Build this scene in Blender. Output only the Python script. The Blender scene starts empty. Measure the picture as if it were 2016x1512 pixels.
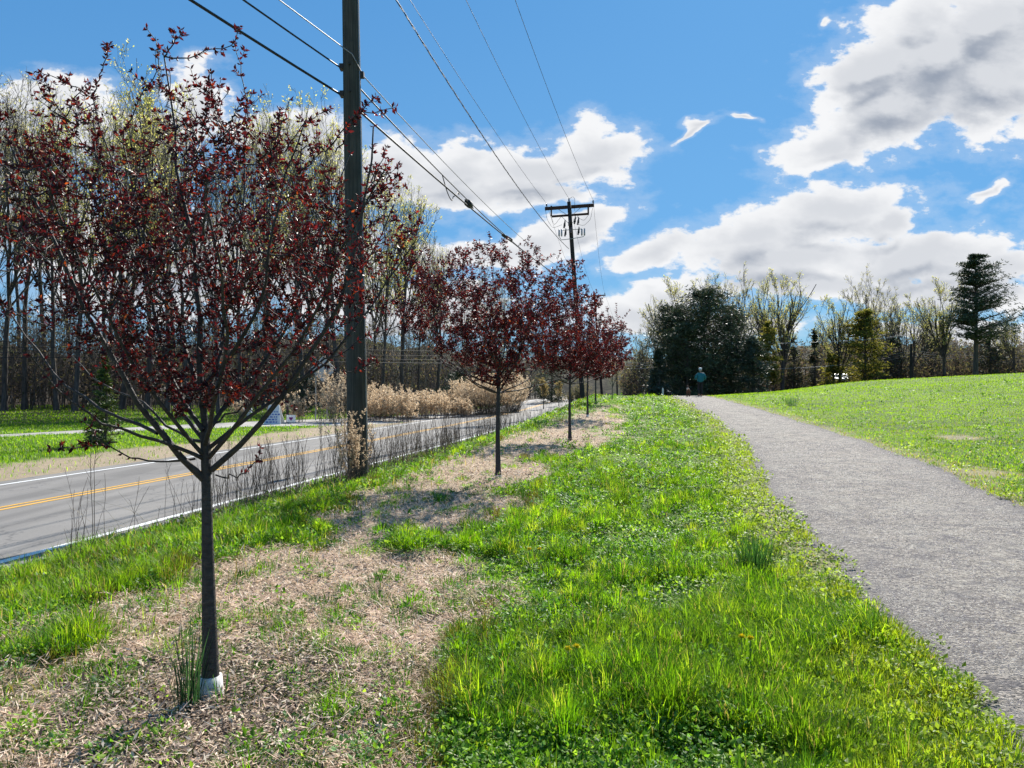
import bpy, math, random
import numpy as np
from mathutils import Vector, Matrix

# ------------------------------------------------------------------ camera, world, sun, exposure
S = bpy.context.scene
COL = S.collection
R = math.radians
FP, HX, HY, EYE = 1523.0, 1008.0, 765.0, 1.6      # focal length in photo pixels, principal column, horizon row, eye height
cam_d = bpy.data.cameras.new('camera')
cam = bpy.data.objects.new('camera', cam_d)
COL.objects.link(cam)
cam.location = (0, 0, EYE)
cam.rotation_euler = (R(90), 0, 0)
cam_d.sensor_fit = 'HORIZONTAL'
cam_d.sensor_width = 36.0
cam_d.lens = 36.0 * FP / 2016.0
cam_d.shift_y = (HY - 756.0) / 2016.0
cam_d.clip_start = 0.05
cam_d.clip_end = 4000
S.camera = cam

SUN_AZ, SUN_EL = 22.0, 40.0        # degrees right of the view direction, above the horizon
S.view_settings.view_transform = 'Standard'
S.view_settings.look = 'None'
S.view_settings.exposure = 0.95
S.view_settings.gamma = 1.0
S.cycles.max_bounces = 7
S.cycles.diffuse_bounces = 3
S.cycles.glossy_bounces = 2
S.cycles.transmission_bounces = 4
S.cycles.transparent_max_bounces = 6
S.cycles.caustics_reflective = False
S.cycles.caustics_refractive = False
S.cycles.use_adaptive_sampling = True
S.cycles.adaptive_threshold = 0.02

sun_d = bpy.data.lights.new('sun', 'SUN')
sun_d.energy = 4.9
sun_d.angle = R(0.5)
sun_d.color = (1.0, 0.95, 0.87)
sun = bpy.data.objects.new('sun', sun_d)
COL.objects.link(sun)
sd = Vector((math.sin(R(SUN_AZ)) * math.cos(R(SUN_EL)), math.cos(R(SUN_AZ)) * math.cos(R(SUN_EL)), math.sin(R(SUN_EL))))
sun.rotation_euler = sd.to_track_quat('Z', 'Y').to_euler()
sun.location = (0, 0, 60)

class NT:
    """small node-tree writer"""
    def __init__(s, tree): s.t = tree
    def n(s, typ, ins=None, **kw):
        nd = s.t.nodes.new(typ)
        for k, v in kw.items(): setattr(nd, k, v)
        for k, v in (ins or {}).items():
            so = nd.inputs[k]
            if isinstance(v, bpy.types.NodeSocket): s.t.links.new(v, so)
            else: so.default_value = v
        return nd
    def math(s, op, a, b=0.0, c=None, clamp=False):
        d = {0: a, 1: b}
        if c is not None: d[2] = c
        return s.n('ShaderNodeMath', d, operation=op, use_clamp=clamp).outputs[0]
    def ramp(s, v, a, b, lo=0.0, hi=1.0, smooth=True):
        return s.n('ShaderNodeMapRange', {'Value': v, 'From Min': a, 'From Max': b, 'To Min': lo, 'To Max': hi},
                   interpolation_type='SMOOTHSTEP' if smooth else 'LINEAR').outputs[0]
    def mix(s, f, a, b, mode='MIX'):
        nd = s.n('ShaderNodeMix', {}, data_type='RGBA', blend_type=mode)
        for i, v in ((0, f), (6, a), (7, b)):
            if isinstance(v, bpy.types.NodeSocket): s.t.links.new(v, nd.inputs[i])
            else: nd.inputs[i].default_value = v if i == 0 else (tuple(v) + (1.0,))[:4]
        return nd.outputs[2]
    def noise(s, vec, scale, detail=3.0, rough=0.55, out=0, dist=0.0):
        return s.n('ShaderNodeTexNoise', {'Vector': vec, 'Scale': scale, 'Detail': detail, 'Roughness': rough, 'Distortion': dist}).outputs[out]

# clouds are described by where they stand in the sky: tangent-plane coordinates (u to the right, v up) round the view direction
def cu(X, Y, rx, ry, rot=0.0, w=1.0):
    return ((X - HX) / FP, (HY - Y) / FP, rx / FP, ry / FP, R(rot), w)
CLOUDS = [
    cu(1860, 105, 230, 110, 12), cu(1760, 215, 200, 85, 20), cu(1960, 150, 200, 140, 0), cu(1640, 285, 130, 45, 22), cu(1800, 40, 120, 60, 20),
    cu(1960, 60, 160, 95, 0), cu(1700, 150, 110, 60, 20), cu(2120, 60, 220, 180, 0),
    cu(1165, 305, 115, 62, 5), cu(1040, 345, 150, 50, 8), cu(890, 345, 190, 65, 0), cu(760, 330, 130, 70, 0), cu(1000, 385, 170, 35, 0),
    cu(1160, 440, 115, 38, 22), cu(1070, 480, 110, 46, 16), cu(960, 500, 110, 45, 0), cu(870, 500, 60, 30, 0),
    cu(1630, 425, 190, 62, 8), cu(1480, 455, 170, 65, 16), cu(1750, 440, 70, 45, 20), cu(1290, 492, 105, 28, 14), cu(1560, 510, 260, 55, 0), cu(1790, 510, 260, 55, 4), cu(1960, 520, 150, 35, 6),
    cu(1640, 562, 300, 34, 0), cu(1890, 570, 220, 46, 0), cu(1310, 580, 130, 42, 8), cu(1240, 625, 140, 45, 0), cu(1400, 650, 200, 26, 0), cu(1900, 655, 260, 26, 0),
    cu(1362, 250, 60, 11, 32, .85), cu(1388, 232, 50, 9, 10, .8), cu(1462, 230, 32, 8, -30, .75), cu(1925, 390, 60, 11, 30, .9), cu(1950, 375, 50, 9, 40, .8), cu(1640, 40, 40, 14, 40, 0.42),
    cu(110, 200, 130, 55, 0), cu(380, 215, 70, 85, 0), cu(240, 270, 160, 60, 0), cu(395, 130, 35, 30, 40, 0.6), cu(20, 270, 120, 90, 0), cu(560, 270, 150, 50, 0),
    cu(300, 520, 260, 110, 0), cu(620, 520, 190, 90, 0), cu(80, 420, 160, 60, 0), cu(800, 610, 230, 60, 0), cu(-150, 400, 200, 160, 0), cu(2300, 450, 260, 90, 0),
]
def cloud_group():
    g = bpy.data.node_groups.new('cloud_field', 'ShaderNodeTree')
    g.interface.new_socket('Vector', in_out='INPUT', socket_type='NodeSocketVector')
    g.interface.new_socket('Field', in_out='OUTPUT', socket_type='NodeSocketFloat')
    g.interface.new_socket('Body', in_out='OUTPUT', socket_type='NodeSocketFloat')
    T = NT(g)
    vin = T.n('NodeGroupInput').outputs[0]
    stretch = T.n('ShaderNodeVectorMath', {0: vin, 1: (1.0, 1.7, 1.0)}, operation='MULTIPLY').outputs[0]
    warp = T.noise(stretch, 9.0, 3.0, 0.5, out=1)
    w2 = T.n('ShaderNodeVectorMath', {0: warp, 1: (0.5, 0.5, 0.5)}, operation='SUBTRACT').outputs[0]
    w3 = T.n('ShaderNodeVectorMath', {0: w2, 1: (0.10, 0.055, 0.0)}, operation='MULTIPLY').outputs[0]
    p = T.n('ShaderNodeVectorMath', {0: vin, 1: w3}, operation='ADD').outputs[0]
    acc = None
    for (u, v, a, b, rot, w) in CLOUDS:
        # each blob reads the one before it (times almost nothing) so that they are evaluated one after another
        pp = p if acc is None else T.n('ShaderNodeVectorMath', {0: acc, 1: (1e-9, 1e-9, 0.0), 2: p}, operation='MULTIPLY_ADD').outputs[0]
        m = T.n('ShaderNodeMapping', {'Vector': pp, 'Location': (u, v, 0), 'Rotation': (0, 0, rot), 'Scale': (a * 0.98, b * 1.00, 1)}, vector_type='TEXTURE').outputs[0]
        ln = T.n('ShaderNodeVectorMath', {0: m}, operation='LENGTH').outputs[1]
        f = T.math('SUBTRACT', w, ln)
        acc = f if acc is None else T.n('ShaderNodeMath', {0: acc, 1: f, 2: 0.35}, operation='SMOOTH_MAX').outputs[0]
    n1 = T.noise(stretch, 24.0, 7.0, 0.60)
    n2 = T.math('MULTIPLY', T.math('SUBTRACT', n1, 0.5), 1.75)
    out = T.math('ADD', acc, n2)
    n3 = T.noise(stretch, 6.5, 5.0, 0.55)
    body = T.math('ADD', acc, T.math('ADD', T.math('MULTIPLY', T.math('SUBTRACT', n3, 0.5), 1.5), T.math('MULTIPLY', n2, 0.30)))
    go = T.n('NodeGroupOutput')
    g.links.new(out, go.inputs[0]); g.links.new(body, go.inputs[1])
    return g

world = bpy.data.worlds.new("World")
S.world = world
world.use_nodes = True
wt = world.node_tree
wt.nodes.clear()
T = NT(wt)
sky = T.n('ShaderNodeTexSky', sky_type='NISHITA', sun_disc=False, sun_elevation=R(SUN_EL), sun_rotation=R(SUN_AZ), altitude=0.0,
          air_density=1.0, dust_density=0.4, ozone_density=2.0)
tc = T.n('ShaderNodeTexCoord').outputs['Generated']
sep = T.n('ShaderNodeSeparateXYZ', {0: tc})
ay = T.math('MAXIMUM', T.math('ABSOLUTE', sep.outputs[1]), 0.03)
u = T.math('DIVIDE', sep.outputs[0], ay)
v = T.math('DIVIDE', sep.outputs[2], ay)
vec = T.n('ShaderNodeCombineXYZ', {0: u, 1: v, 2: 0.0}).outputs[0]
cg = cloud_group()
gg1 = T.n('ShaderNodeGroup', {0: vec}, node_tree=cg)
g1 = gg1.outputs[0]
vec1b = T.n('ShaderNodeVectorMath', {0: g1, 1: (1e-9, 1e-9, 0.0), 2: vec}, operation='MULTIPLY_ADD').outputs[0]
vec2 = T.n('ShaderNodeVectorMath', {0: vec1b, 1: (0.010, 0.030, 0)}, operation='ADD').outputs[0]
gg2 = T.n('ShaderNodeGroup', {0: vec2}, node_tree=cg)
g2 = gg2.outputs[1]; gb = gg1.outputs[1]
dens = T.ramp(g1, -0.08, 0.26)
wisp = T.ramp(g1, -0.50, 0.0, 0.0, 0.16)
dens = T.math('MAXIMUM', dens, wisp)
up = T.ramp(v, -0.01, 0.03)
dens = T.math('MULTIPLY', dens, up)
thick = T.ramp(gb, 0.10, 0.85)
lit = T.ramp(T.math('SUBTRACT', gb, g2), -0.34, 0.26)          # faces turned to the sun are bright, undersides grey
shade = T.math('MULTIPLY', thick, T.math('SUBTRACT', 1.0, T.math('MULTIPLY', lit, 0.62)), clamp=True)
CW = 5.5
ccol = T.mix(shade, (0.97 * CW, 0.98 * CW, 1.0 * CW), (0.33 * CW, 0.38 * CW, 0.47 * CW))
skyc = T.mix(1.0, sky.outputs[0], (0.34, 0.66, 0.94), 'MULTIPLY')
grad = T.mix(T.ramp(v, 0.0, 0.22), (1.55, 2.85, 4.05), (0.80, 2.15, 3.95))
grad = T.mix(T.ramp(v, 0.2, 0.6), grad, (0.55, 1.80, 3.75))
skyc = T.mix(0.82, skyc, grad)
allc = T.mix(dens, skyc, ccol)
bg = T.n('ShaderNodeBackground', {'Color': allc, 'Strength': 0.090})
wo = T.n('ShaderNodeOutputWorld')
wt.links.new(bg.outputs[0], wo.inputs[0])
world.cycles.sampling_method = 'MANUAL'
world.cycles.sample_map_resolution = 512

# ------------------------------------------------------------------ numeric helpers
rng = np.random.default_rng(11)
def sstep(a, b, x):
    t = np.clip((np.asarray(x, float) - a) / (b - a), 0, 1)
    return t * t * (3 - 2 * t)
def _hash(ix, iy, seed):
    h = (ix.astype(np.int64) * 374761393 + iy.astype(np.int64) * 668265263 + seed * 1442695041) & 0xffffffff
    h = ((h ^ (h >> 13)) * 1274126177) & 0xffffffff
    return ((h ^ (h >> 16)) & 0xffff) / 65535.0
def vnoise(x, y, seed=0):
    ix, iy = np.floor(x), np.floor(y)
    fx, fy = x - ix, y - iy
    fx, fy = fx * fx * (3 - 2 * fx), fy * fy * (3 - 2 * fy)
    a, b = _hash(ix, iy, seed), _hash(ix + 1, iy, seed)
    c, d = _hash(ix, iy + 1, seed), _hash(ix + 1, iy + 1, seed)
    return (a * (1 - fx) + b * fx) * (1 - fy) + (c * (1 - fx) + d * fx) * fy
def fbm(x, y, seed=0, oct=4):
    s, a, t = 0, 1.0, 0
    for o in range(oct):
        s = s + a * vnoise(x * 2 ** o, y * 2 ** o, seed + o * 17); t += a; a *= 0.5
    return s / t
def smooth_interp(y, xs, ys):
    # average of a few shifted linear interpolations: rounds the corners
    y = np.asarray(y, float)
    k = 0.12 * np.maximum(np.abs(y), 6)
    return sum(np.interp(y + o * k, xs, ys) for o in (-1, -.5, 0, .5, 1)) / 5
# ------------------------------------------------------------------ the lie of the land
ROAD_W = 6.15
def road_x(y): return -6.36 + 0.185 * np.asarray(y, float)          # inside of the near white line
def zroad(y): return smooth_interp(y, [-60, 0, 26, 40, 50, 60, 72, 86, 120, 300], [-.1, -.1, -.1, -.05, .03, .16, .5, .62, 0.0, -1.0])
def V(y): return smooth_interp(y, [-60, 0, 4, 12, 21, 30, 39, 48, 52, 62, 80, 120, 300], [0, 0, .03, .12, .22, .60, .88, 1.2, 1.2, .8, .2, -.2, -1.0])
def pr0(y): return np.interp(y, [-20, -4, 3, 10, 17, 30, 48, 80, 200], [1, 2.6, 5.1, 6.8, 8.6, 9.7, 12.4, 16, 16])
def terr(x, y):
    x = np.asarray(x, float); y = np.asarray(y, float)
    v = V(y)
    dx = np.clip(x - pr0(y) - 0.6, 0, 60)
    sl = 0.060 * sstep(2, 46, y) * (1 - 0.25 * sstep(60, 90, y))
    late = 0.55 * sstep(48, 60, y) * sstep(3, 14, dx) * (1 - sstep(70, 95, y))
    v = v + sl * dx * (1 - 0.3 * dx / 60) + late
    s = road_x(y) - x                                                # metres to the left of the near road edge
    zr = zroad(y) - 0.02 * np.clip(s, -1.0, ROAD_W + 2) + 0.06 * sstep(ROAD_W + .8, ROAD_W + 3, s) + 0.004 * np.clip(s - 9, 0, 60)
    k = sstep(-2.6, -0.45, s)
    return v * (1 - k) + zr * k
def P(X, Y, d):
    """the point d metres ahead that the photo shows at pixel X, Y"""
    return Vector(((X - HX) / FP * d, d, EYE + (HY - Y) / FP * d))
def G(X, Y, lo=2.0, hi=160.0):
    """where the ground shows at pixel X, Y"""
    ds = np.exp(np.linspace(math.log(lo), math.log(hi), 1500))
    z = EYE + (HY - Y) / FP * ds - terr((X - HX) / FP * ds, ds)
    i = np.argmax(z <= 0) if (z <= 0).any() else len(ds) - 1
    d = ds[i]
    return ((X - HX) / FP * d, d)
def on(x, y, dz=0.0): return Vector((x, y, float(terr(x, y)) + dz))
def poly_px(pts): return np.array([G(*p) for p in pts])
def seg_dist(x, y, poly, closed=True):
    d = np.full(np.shape(x), 1e9)
    n = len(poly)
    for i in range(n if closed else n - 1):
        ax, ay_ = poly[i]; bx, by = poly[(i + 1) % n]
        ex, ey = bx - ax, by - ay_
        t = np.clip(((x - ax) * ex + (y - ay_) * ey) / (ex * ex + ey * ey + 1e-9), 0, 1)
        d = np.minimum(d, np.hypot(x - ax - t * ex, y - ay_ - t * ey))
    return d
def inside(x, y, poly):
    c = np.zeros(np.shape(x), bool)
    n = len(poly)
    for i in range(n):
        ax, ay_ = poly[i]; bx, by = poly[(i + 1) % n]
        if ay_ == by: continue
        c ^= ((ay_ > y) != (by > y)) & (x < (bx - ax) * (y - ay_) / (by - ay_) + ax)
    return c
def sdf(x, y, poly):
    d = seg_dist(x, y, poly)
    return np.where(inside(x, y, poly), d, -d)

# path edges
_pl = poly_px([(1960, 1500), (1890, 1385), (1810, 1292), (1700, 1180), (1620, 1090), (1560, 1030), (1520, 980), (1498, 935), (1475, 892), (1440, 852), (1400, 822), (1362, 799), (1325, 781)])
_pr = poly_px([(2016, 1003), (1960, 977), (1880, 938), (1800, 905), (1700, 868), (1600, 838), (1500, 808), (1440, 791), (1398, 781)])
PLy = np.concatenate([[-30, -6, 0], _pl[:, 1], [58, 70, 90]]); PLx = np.concatenate([[-2.5, 0.2, 1.25], _pl[:, 0], [11.2, 10.5, 6]])
PRy = np.concatenate([[-30, -6, 0, 3.2, 6.5], _pr[:, 1], [58, 70, 90]]); PRx = np.concatenate([[0.8, 3.4, 4.4, 5.2, 5.95], _pr[:, 0], [13.9, 13.4, 9]])
def path_l(y): return np.interp(y, PLy, PLx) + 0.24 * (fbm(np.asarray(y, float) * 2.2, 0 * np.asarray(y, float), 5, 5) - .5)
def path_r(y): return np.interp(y, PRy, PRx) + 0.28 * (fbm(np.asarray(y, float) * 1.8, 3 + 0 * np.asarray(y, float), 9) - .5)
def path_in(x, y): return np.minimum(x - path_l(y), path_r(y) - x)     # metres inside the path (negative: outside)
def road_in(x, y):
    s = road_x(y) - x
    return np.minimum(s + 0.42, ROAD_W + 0.35 - s)
# side lane beyond the road, running in from the left to the junction
SIDE_A = poly_px([(-260, 872), (0, 861), (150, 854), (330, 846), (520, 840), (690, 838), (860, 826)])   # near edge
SIDE_B = poly_px([(-260, 866), (0, 856), (150, 848), (330, 838), (520, 829), (690, 824), (900, 813)])   # far edge
SIDE = np.concatenate([SIDE_A, SIDE_B[::-1]])
MULCH = poly_px([(-500, 1420), (0, 1292), (200, 1195), (370, 1130), (560, 1060), (640, 1010), (760, 955), (860, 915), (980, 868), (1080, 838), (1150, 812), (1205, 800), (1235, 835), (1205, 868), (1120, 905), (1060, 935), (1010, 965), (1010, 1010), (900, 1075), (965, 1130), (940, 1220), (925, 1290), (880, 1380), (860, 1512), (850, 1640), (-800, 1640)])
TREE_AT = [G(415, 1382), G(981, 944), G(1122, 866), G(1157, 822), (4.15, 38.0)]
GREENP = [G(790, 1085) + (.9, .5), G(860, 1060) + (.7, .5), G(500, 1190) + (.35, .3), G(1040, 905) + (.9, 1.0), G(900, 950) + (.6, .5), G(1080, 880) + (.7, 1.0), G(1160, 845) + (.4, 2.0), G(180, 1270) + (.35, .18), G(80, 1310) + (.4, .2), G(560, 1060) + (.5, .5)]
def mulch(x, y):
    s = sdf(x, y, MULCH)
    wv = 0.35 + 0.02 * y
    q = s / wv * 0.6 + (fbm(x * 2.2, y * 2.2, 3) - .5) * 1.5
    for (cx, cy, rx, ry) in GREENP: q = q - .75 * np.exp(-(((x - cx) / rx) ** 2 + ((y - cy) / ry) ** 2))
    for (cx, cy) in TREE_AT: q = q + 2.0 * np.exp(-((x - cx) ** 2 + (y - cy) ** 2) / .45 ** 2)
    return sstep(-0.25, 0.25, q)
TAN = [G(1940, 930) + (0.9,), G(1560, 1300) + (0.16,), G(1500, 1010) + (.35,), G(1905, 862) + (0.8,)]
def shoulder(x, y):
    s = road_x(y) - x - ROAD_W
    n = (fbm(x * .8, y * .8, 31) - .5)
    return sstep(.1, .5, s) * (1 - sstep(2.2, 3.4, s + n * 3)) * (y < 60)
def tanpatch(x, y):
    m = np.zeros(np.shape(x))
    for (cx, cy, r) in TAN:
        q = np.hypot((x - cx), (y - cy) * 1.0) / r
        m = np.maximum(m, 1 - sstep(.5, 1.2, q + (fbm(x * 3, y * 3, 8) - .5) * 1.2))
    # worn edge beside the path
    pe = path_in(x, y)
    e = sstep(-0.75, -0.05, pe + (fbm(x * 2.5, y * 2.5, 12) - .5) * .9) * (pe < 0.1)
    return np.clip(np.maximum(m, e * .75), 0, 1)

# ------------------------------------------------------------------ object helpers
def props(o, label=None, cat=None, group=None, kind=None, category=None):
    cat = cat or category
    if label: o['label'] = label
    if cat: o['category'] = cat
    if group: o['group'] = group
    if kind: o['kind'] = kind
    return o
def thing(name, label, cat, loc=(0, 0, 0), group=None, rz=0.0):
    o = bpy.data.objects.new(name, None)
    COL.objects.link(o); o.location = loc; o.rotation_euler = (0, 0, rz)
    o.empty_display_size = 0.2
    return props(o, label, cat, group)
def np_mesh(name, verts, faces, mat, col=None, smooth=True):
    """verts (n,3); faces: one (m,k) array or a list of them; col: (n,3) per-vertex colour"""
    if not isinstance(faces, (list, tuple)): faces = [faces]
    faces = [np.asarray(f, np.int32) for f in faces if len(f)]
    me = bpy.data.meshes.new(name)
    me.vertices.add(len(verts)); me.vertices.foreach_set('co', np.asarray(verts, np.float32).ravel())
    loops = np.concatenate([f.ravel() for f in faces])
    sizes = np.concatenate([np.full(len(f), f.shape[1], np.int32) for f in faces])
    starts = np.concatenate([[0], np.cumsum(sizes)[:-1]]).astype(np.int32)
    me.loops.add(len(loops)); me.loops.foreach_set('vertex_index', loops)
    me.polygons.add(len(sizes)); me.polygons.foreach_set('loop_start', starts); me.polygons.foreach_set('loop_total', sizes)
    if smooth: me.polygons.foreach_set('use_smooth', np.ones(len(sizes), bool))
    me.update(calc_edges=True)
    if col is not None:
        a = me.color_attributes.new('tint', 'FLOAT_COLOR', 'POINT')
        c = np.ones((len(verts), 4), np.float32); c[:, :3] = col
        a.data.foreach_set('color', c.ravel())
    if mat is not None: me.materials.append(mat)
    return me
def link(name, me, parent=None, **kw):
    o = bpy.data.objects.new(name, me)
    COL.objects.link(o)
    if parent is not None: o.parent = parent
    props(o, **kw)
    return o
class MB:
    """collects simple solids for one part"""
    def __init__(s): s.v = []; s.q = []; s.n = 0; s.f = []
    def add(s, vs, fs):
        s.v += [tuple(p) for p in vs]
        s.f += [tuple(i + s.n for i in f) for f in fs]
        s.n += len(vs)
    def box(s, c, sz, rot=None, taper=1.0):
        x, y, z = sz[0] / 2, sz[1] / 2, sz[2] / 2
        vs = [Vector((sx * x * (taper if sz_ > 0 else 1), sy * y * (taper if sz_ > 0 else 1), sz_ * z)) for sz_ in (-1, 1) for sy in (-1, 1) for sx in (-1, 1)]
        if rot is not None: vs = [rot @ p for p in vs]
        vs = [p + Vector(c) for p in vs]
        s.add(vs, [(0, 2, 3, 1), (4, 5, 7, 6), (0, 1, 5, 4), (2, 6, 7, 3), (0, 4, 6, 2), (1, 3, 7, 5)])
    def tube(s, pts, rad, n=8, caps=True):
        pts = [Vector(p) for p in pts]
        rad = rad if isinstance(rad, (list, tuple)) else [rad] * len(pts)
        ref = None; vs = []
        for i, p in enumerate(pts):
            t = (pts[min(i + 1, len(pts) - 1)] - pts[max(i - 1, 0)]).normalized()
            if ref is None: ref = t.orthogonal().normalized()
            ref = (ref - t * ref.dot(t)).normalized(); b = t.cross(ref)
            vs += [p + (ref * math.cos(2 * math.pi * k / n) + b * math.sin(2 * math.pi * k / n)) * rad[i] for k in range(n)]
        fs = [(i * n + k, i * n + (k + 1) % n, (i + 1) * n + (k + 1) % n, (i + 1) * n + k) for i in range(len(pts) - 1) for k in range(n)]
        if caps: fs += [tuple(range(n - 1, -1, -1)), tuple(range((len(pts) - 1) * n, len(pts) * n))]
        s.add(vs, fs)
    def lathe(s, base, axis, prof, n=12):
        axis = Vector(axis).normalized(); base = Vector(base)
        s.tube([base + axis * h for h, r in prof], [r for h, r in prof], n)
    def prism(s, pts, off):
        off = Vector(off); k = len(pts)
        vs = [Vector(p) for p in pts] + [Vector(p) + off for p in pts]
        s.add(vs, [tuple(range(k - 1, -1, -1)), tuple(range(k, 2 * k))] + [(i, (i + 1) % k, k + (i + 1) % k, k + i) for i in range(k)])
    def build(s, name, mat, parent=None, smooth=False, bevel=0.0, **kw):
        me = bpy.data.meshes.new(name)
        me.from_pydata([tuple(p) for p in s.v], [], s.f)
        me.materials.append(mat)
        if smooth: me.polygons.foreach_set('use_smooth', [True] * len(me.polygons))
        me.update()
        o = link(name, me, parent, **kw)
        if bevel:
            m = o.modifiers.new('bevel', 'BEVEL'); m.width = bevel; m.segments = 2
        return o

# ------------------------------------------------------------------ materials
def new_mat(name):
    m = bpy.data.materials.new(name); m.use_nodes = True
    m.node_tree.nodes.clear()
    return m, NT(m.node_tree)
def finish(m, T, sh, disp=None):
    o = T.n('ShaderNodeOutputMaterial')
    m.node_tree.links.new(sh, o.inputs[0])
    return m
def plain(name, col, rough=0.6, metal=0.0, var=0.15, scale=8.0, bump=0.0, bscale=40.0, spec=0.4):
    m, T = new_mat(name)
    co = T.n('ShaderNodeTexCoord').outputs['Object']
    n = T.noise(co, scale, 4)
    f = T.ramp(n, .3, .7, 1 - var, 1 + var, smooth=False)
    c = T.mix(1.0, col, T.n('ShaderNodeCombineXYZ', {0: f, 1: f, 2: f}).outputs[0], 'MULTIPLY')
    ins = {'Base Color': c, 'Roughness': rough, 'Metallic': metal, 'Specular IOR Level': spec}
    if bump: ins['Normal'] = T.n('ShaderNodeBump', {'Strength': bump, 'Distance': 0.01, 'Height': T.noise(co, bscale, 4)}).outputs[0]
    return finish(m, T, T.n('ShaderNodeBsdfPrincipled', ins).outputs[0])
def leafy(name, trans=0.5, tcol=(1, 1, 1), rough=0.5, spec=0.3, gain=1.0):
    """thin plant matter: tint attribute, part reflected and part shining through"""
    m, T = new_mat(name)
    at = T.n('ShaderNodeAttribute', attribute_name='tint').outputs['Color']
    d = T.n('ShaderNodeBsdfPrincipled', {'Base Color': at, 'Roughness': rough, 'Specular IOR Level': spec}).outputs[0]
    tc_ = T.mix(1.0, at, tuple(c * gain for c in tcol), 'MULTIPLY')
    t = T.n('ShaderNodeBsdfTranslucent', {'Color': tc_}).outputs[0]
    mx = T.n('ShaderNodeMixShader', {0: trans, 1: d, 2: t}).outputs[0]
    return finish(m, T, mx)
def bark(name, c1, c2, sx=30.0, sz=4.0, bump=0.6, rough=0.85):
    m, T = new_mat(name)
    co = T.n('ShaderNodeTexCoord').outputs['Object']
    mp = T.n('ShaderNodeMapping', {'Vector': co, 'Scale': (sx, sx, sz)}).outputs[0]
    n = T.noise(mp, 1.0, 6, 0.65)
    n2 = T.noise(co, 3.0, 3)
    c = T.mix(T.ramp(n, .3, .7), c1, c2)
    c = T.mix(T.ramp(n2, .35, .75, 0, .45), c, tuple(x * .55 for x in c1))
    nb = T.n('ShaderNodeBump', {'Strength': bump, 'Distance': 0.02, 'Height': n}).outputs[0]
    return finish(m, T, T.n('ShaderNodeBsdfPrincipled', {'Base Color': c, 'Roughness': rough, 'Normal': nb, 'Specular IOR Level': .3}).outputs[0])

M = {}
M['plum_leaf'] = leafy('plum_leaf', 0.45, (1.7, 1.0, .8), 0.42, 0.34, .9)
M['grass'] = leafy('grass_blades', 0.56, (1.12, 1.12, .5), 0.45, 0.25, 1.16)
M['weed'] = leafy('weed_leaves', 0.50, (1.15, 1.12, .6), 0.5, 0.22, 1.25)
M['straw'] = leafy('dry_straw', 0.25, (1, 1, 1), 0.7, 0.25)
M['dry'] = leafy('dry_fluff', 0.5, (1, 1, 1), 0.8, 0.1, 1.25)
M['bud'] = leafy('spring_buds', 0.55, (1.1, 1.1, .7), 0.6, 0.2)
M['needle'] = leafy('needles', 0.15, (1, 1, .8), 0.5, 0.3)
M['twig'] = bark('twig_bark', (.085, .070, .060), (.17, .145, .125), 8, 2, .2)
M['plum_bark'] = bark('plum_bark', (.030, .026, .026), (.075, .062, .058), 25, 60, .5, .6)
M['forest_bark'] = bark('forest_bark', (.045, .038, .033), (.13, .11, .095), 9, 1.2, .8)
M['pole_wood'] = bark('pole_wood', (.030, .034, .028), (.085, .085, .070), 45, 1.1, .7)
M['pole_wood_dark'] = bark('pole_wood_dark', (.020, .018, .017), (.045, .036, .032), 30, 1.1, .5)
M['arm_wood'] = bark('crossarm_wood', (.045, .022, .016), (.08, .042, .03), 3, 30, .4)
M['white_paint'] = plain('white_paint', (.78, .78, .76), .6, var=.08, scale=30)
M['scuffed_white'] = plain('scuffed_white_paint', (.62, .61, .57), .7, var=.35, scale=45)
M['cable'] = plain('cable_sheath', (.018, .018, .020), .55, var=.1, spec=.3)
M['alu'] = plain('aluminium_strand', (.30, .30, .31), .6, .6)
M['ceramic'] = plain('brown_glazed_insulator', (.05, .022, .015), .2, var=.1, spec=.7)
M['galv'] = plain('galvanised_steel', (.33, .34, .35), .45, .7, .12, 20)
M['sign_back'] = plain('sign_back_aluminium', (.42, .44, .46), .55, .25, .05, 4)
M['dark'] = plain('dark_rubber', (.02, .02, .02), .6)

# ground colours by zone
def ground_mat():
    m, T = new_mat('ground_soil')
    at = T.n('ShaderNodeAttribute', attribute_name='tint')
    co = T.n('ShaderNodeTexCoord').outputs['Object']
    s = T.n('ShaderNodeSeparateColor', {0: at.outputs['Color']})
    n1 = T.noise(co, 55, 6, .7); n2 = T.noise(co, 9, 5, .6); n3 = T.noise(co, .35, 4, .6)
    green = T.mix(T.ramp(n1, .3, .7), (.028, .050, .010), (.11, .19, .022))
    green = T.mix(T.ramp(n3, .35, .7, 0, .5), green, (.20, .28, .03))
    mul = T.mix(T.ramp(n1, .35, .65), (.16, .12, .085), (.60, .47, .32))
    mul = T.mix(T.ramp(n2, .55, .75, 0, .5), mul, (.14, .10, .08))
    sand = T.mix(T.ramp(n1, .3, .7), (.22, .17, .11), (.42, .34, .24))
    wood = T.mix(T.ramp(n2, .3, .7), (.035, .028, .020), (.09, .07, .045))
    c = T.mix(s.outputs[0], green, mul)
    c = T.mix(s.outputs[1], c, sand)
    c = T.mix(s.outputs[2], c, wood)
    nb = T.n('ShaderNodeBump', {'Strength': .8, 'Distance': .03, 'Height': n1}).outputs[0]
    return finish(m, T, T.n('ShaderNodeBsdfPrincipled', {'Base Color': c, 'Roughness': .9, 'Specular IOR Level': .15, 'Normal': nb}).outputs[0])
M['ground'] = ground_mat()
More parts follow.
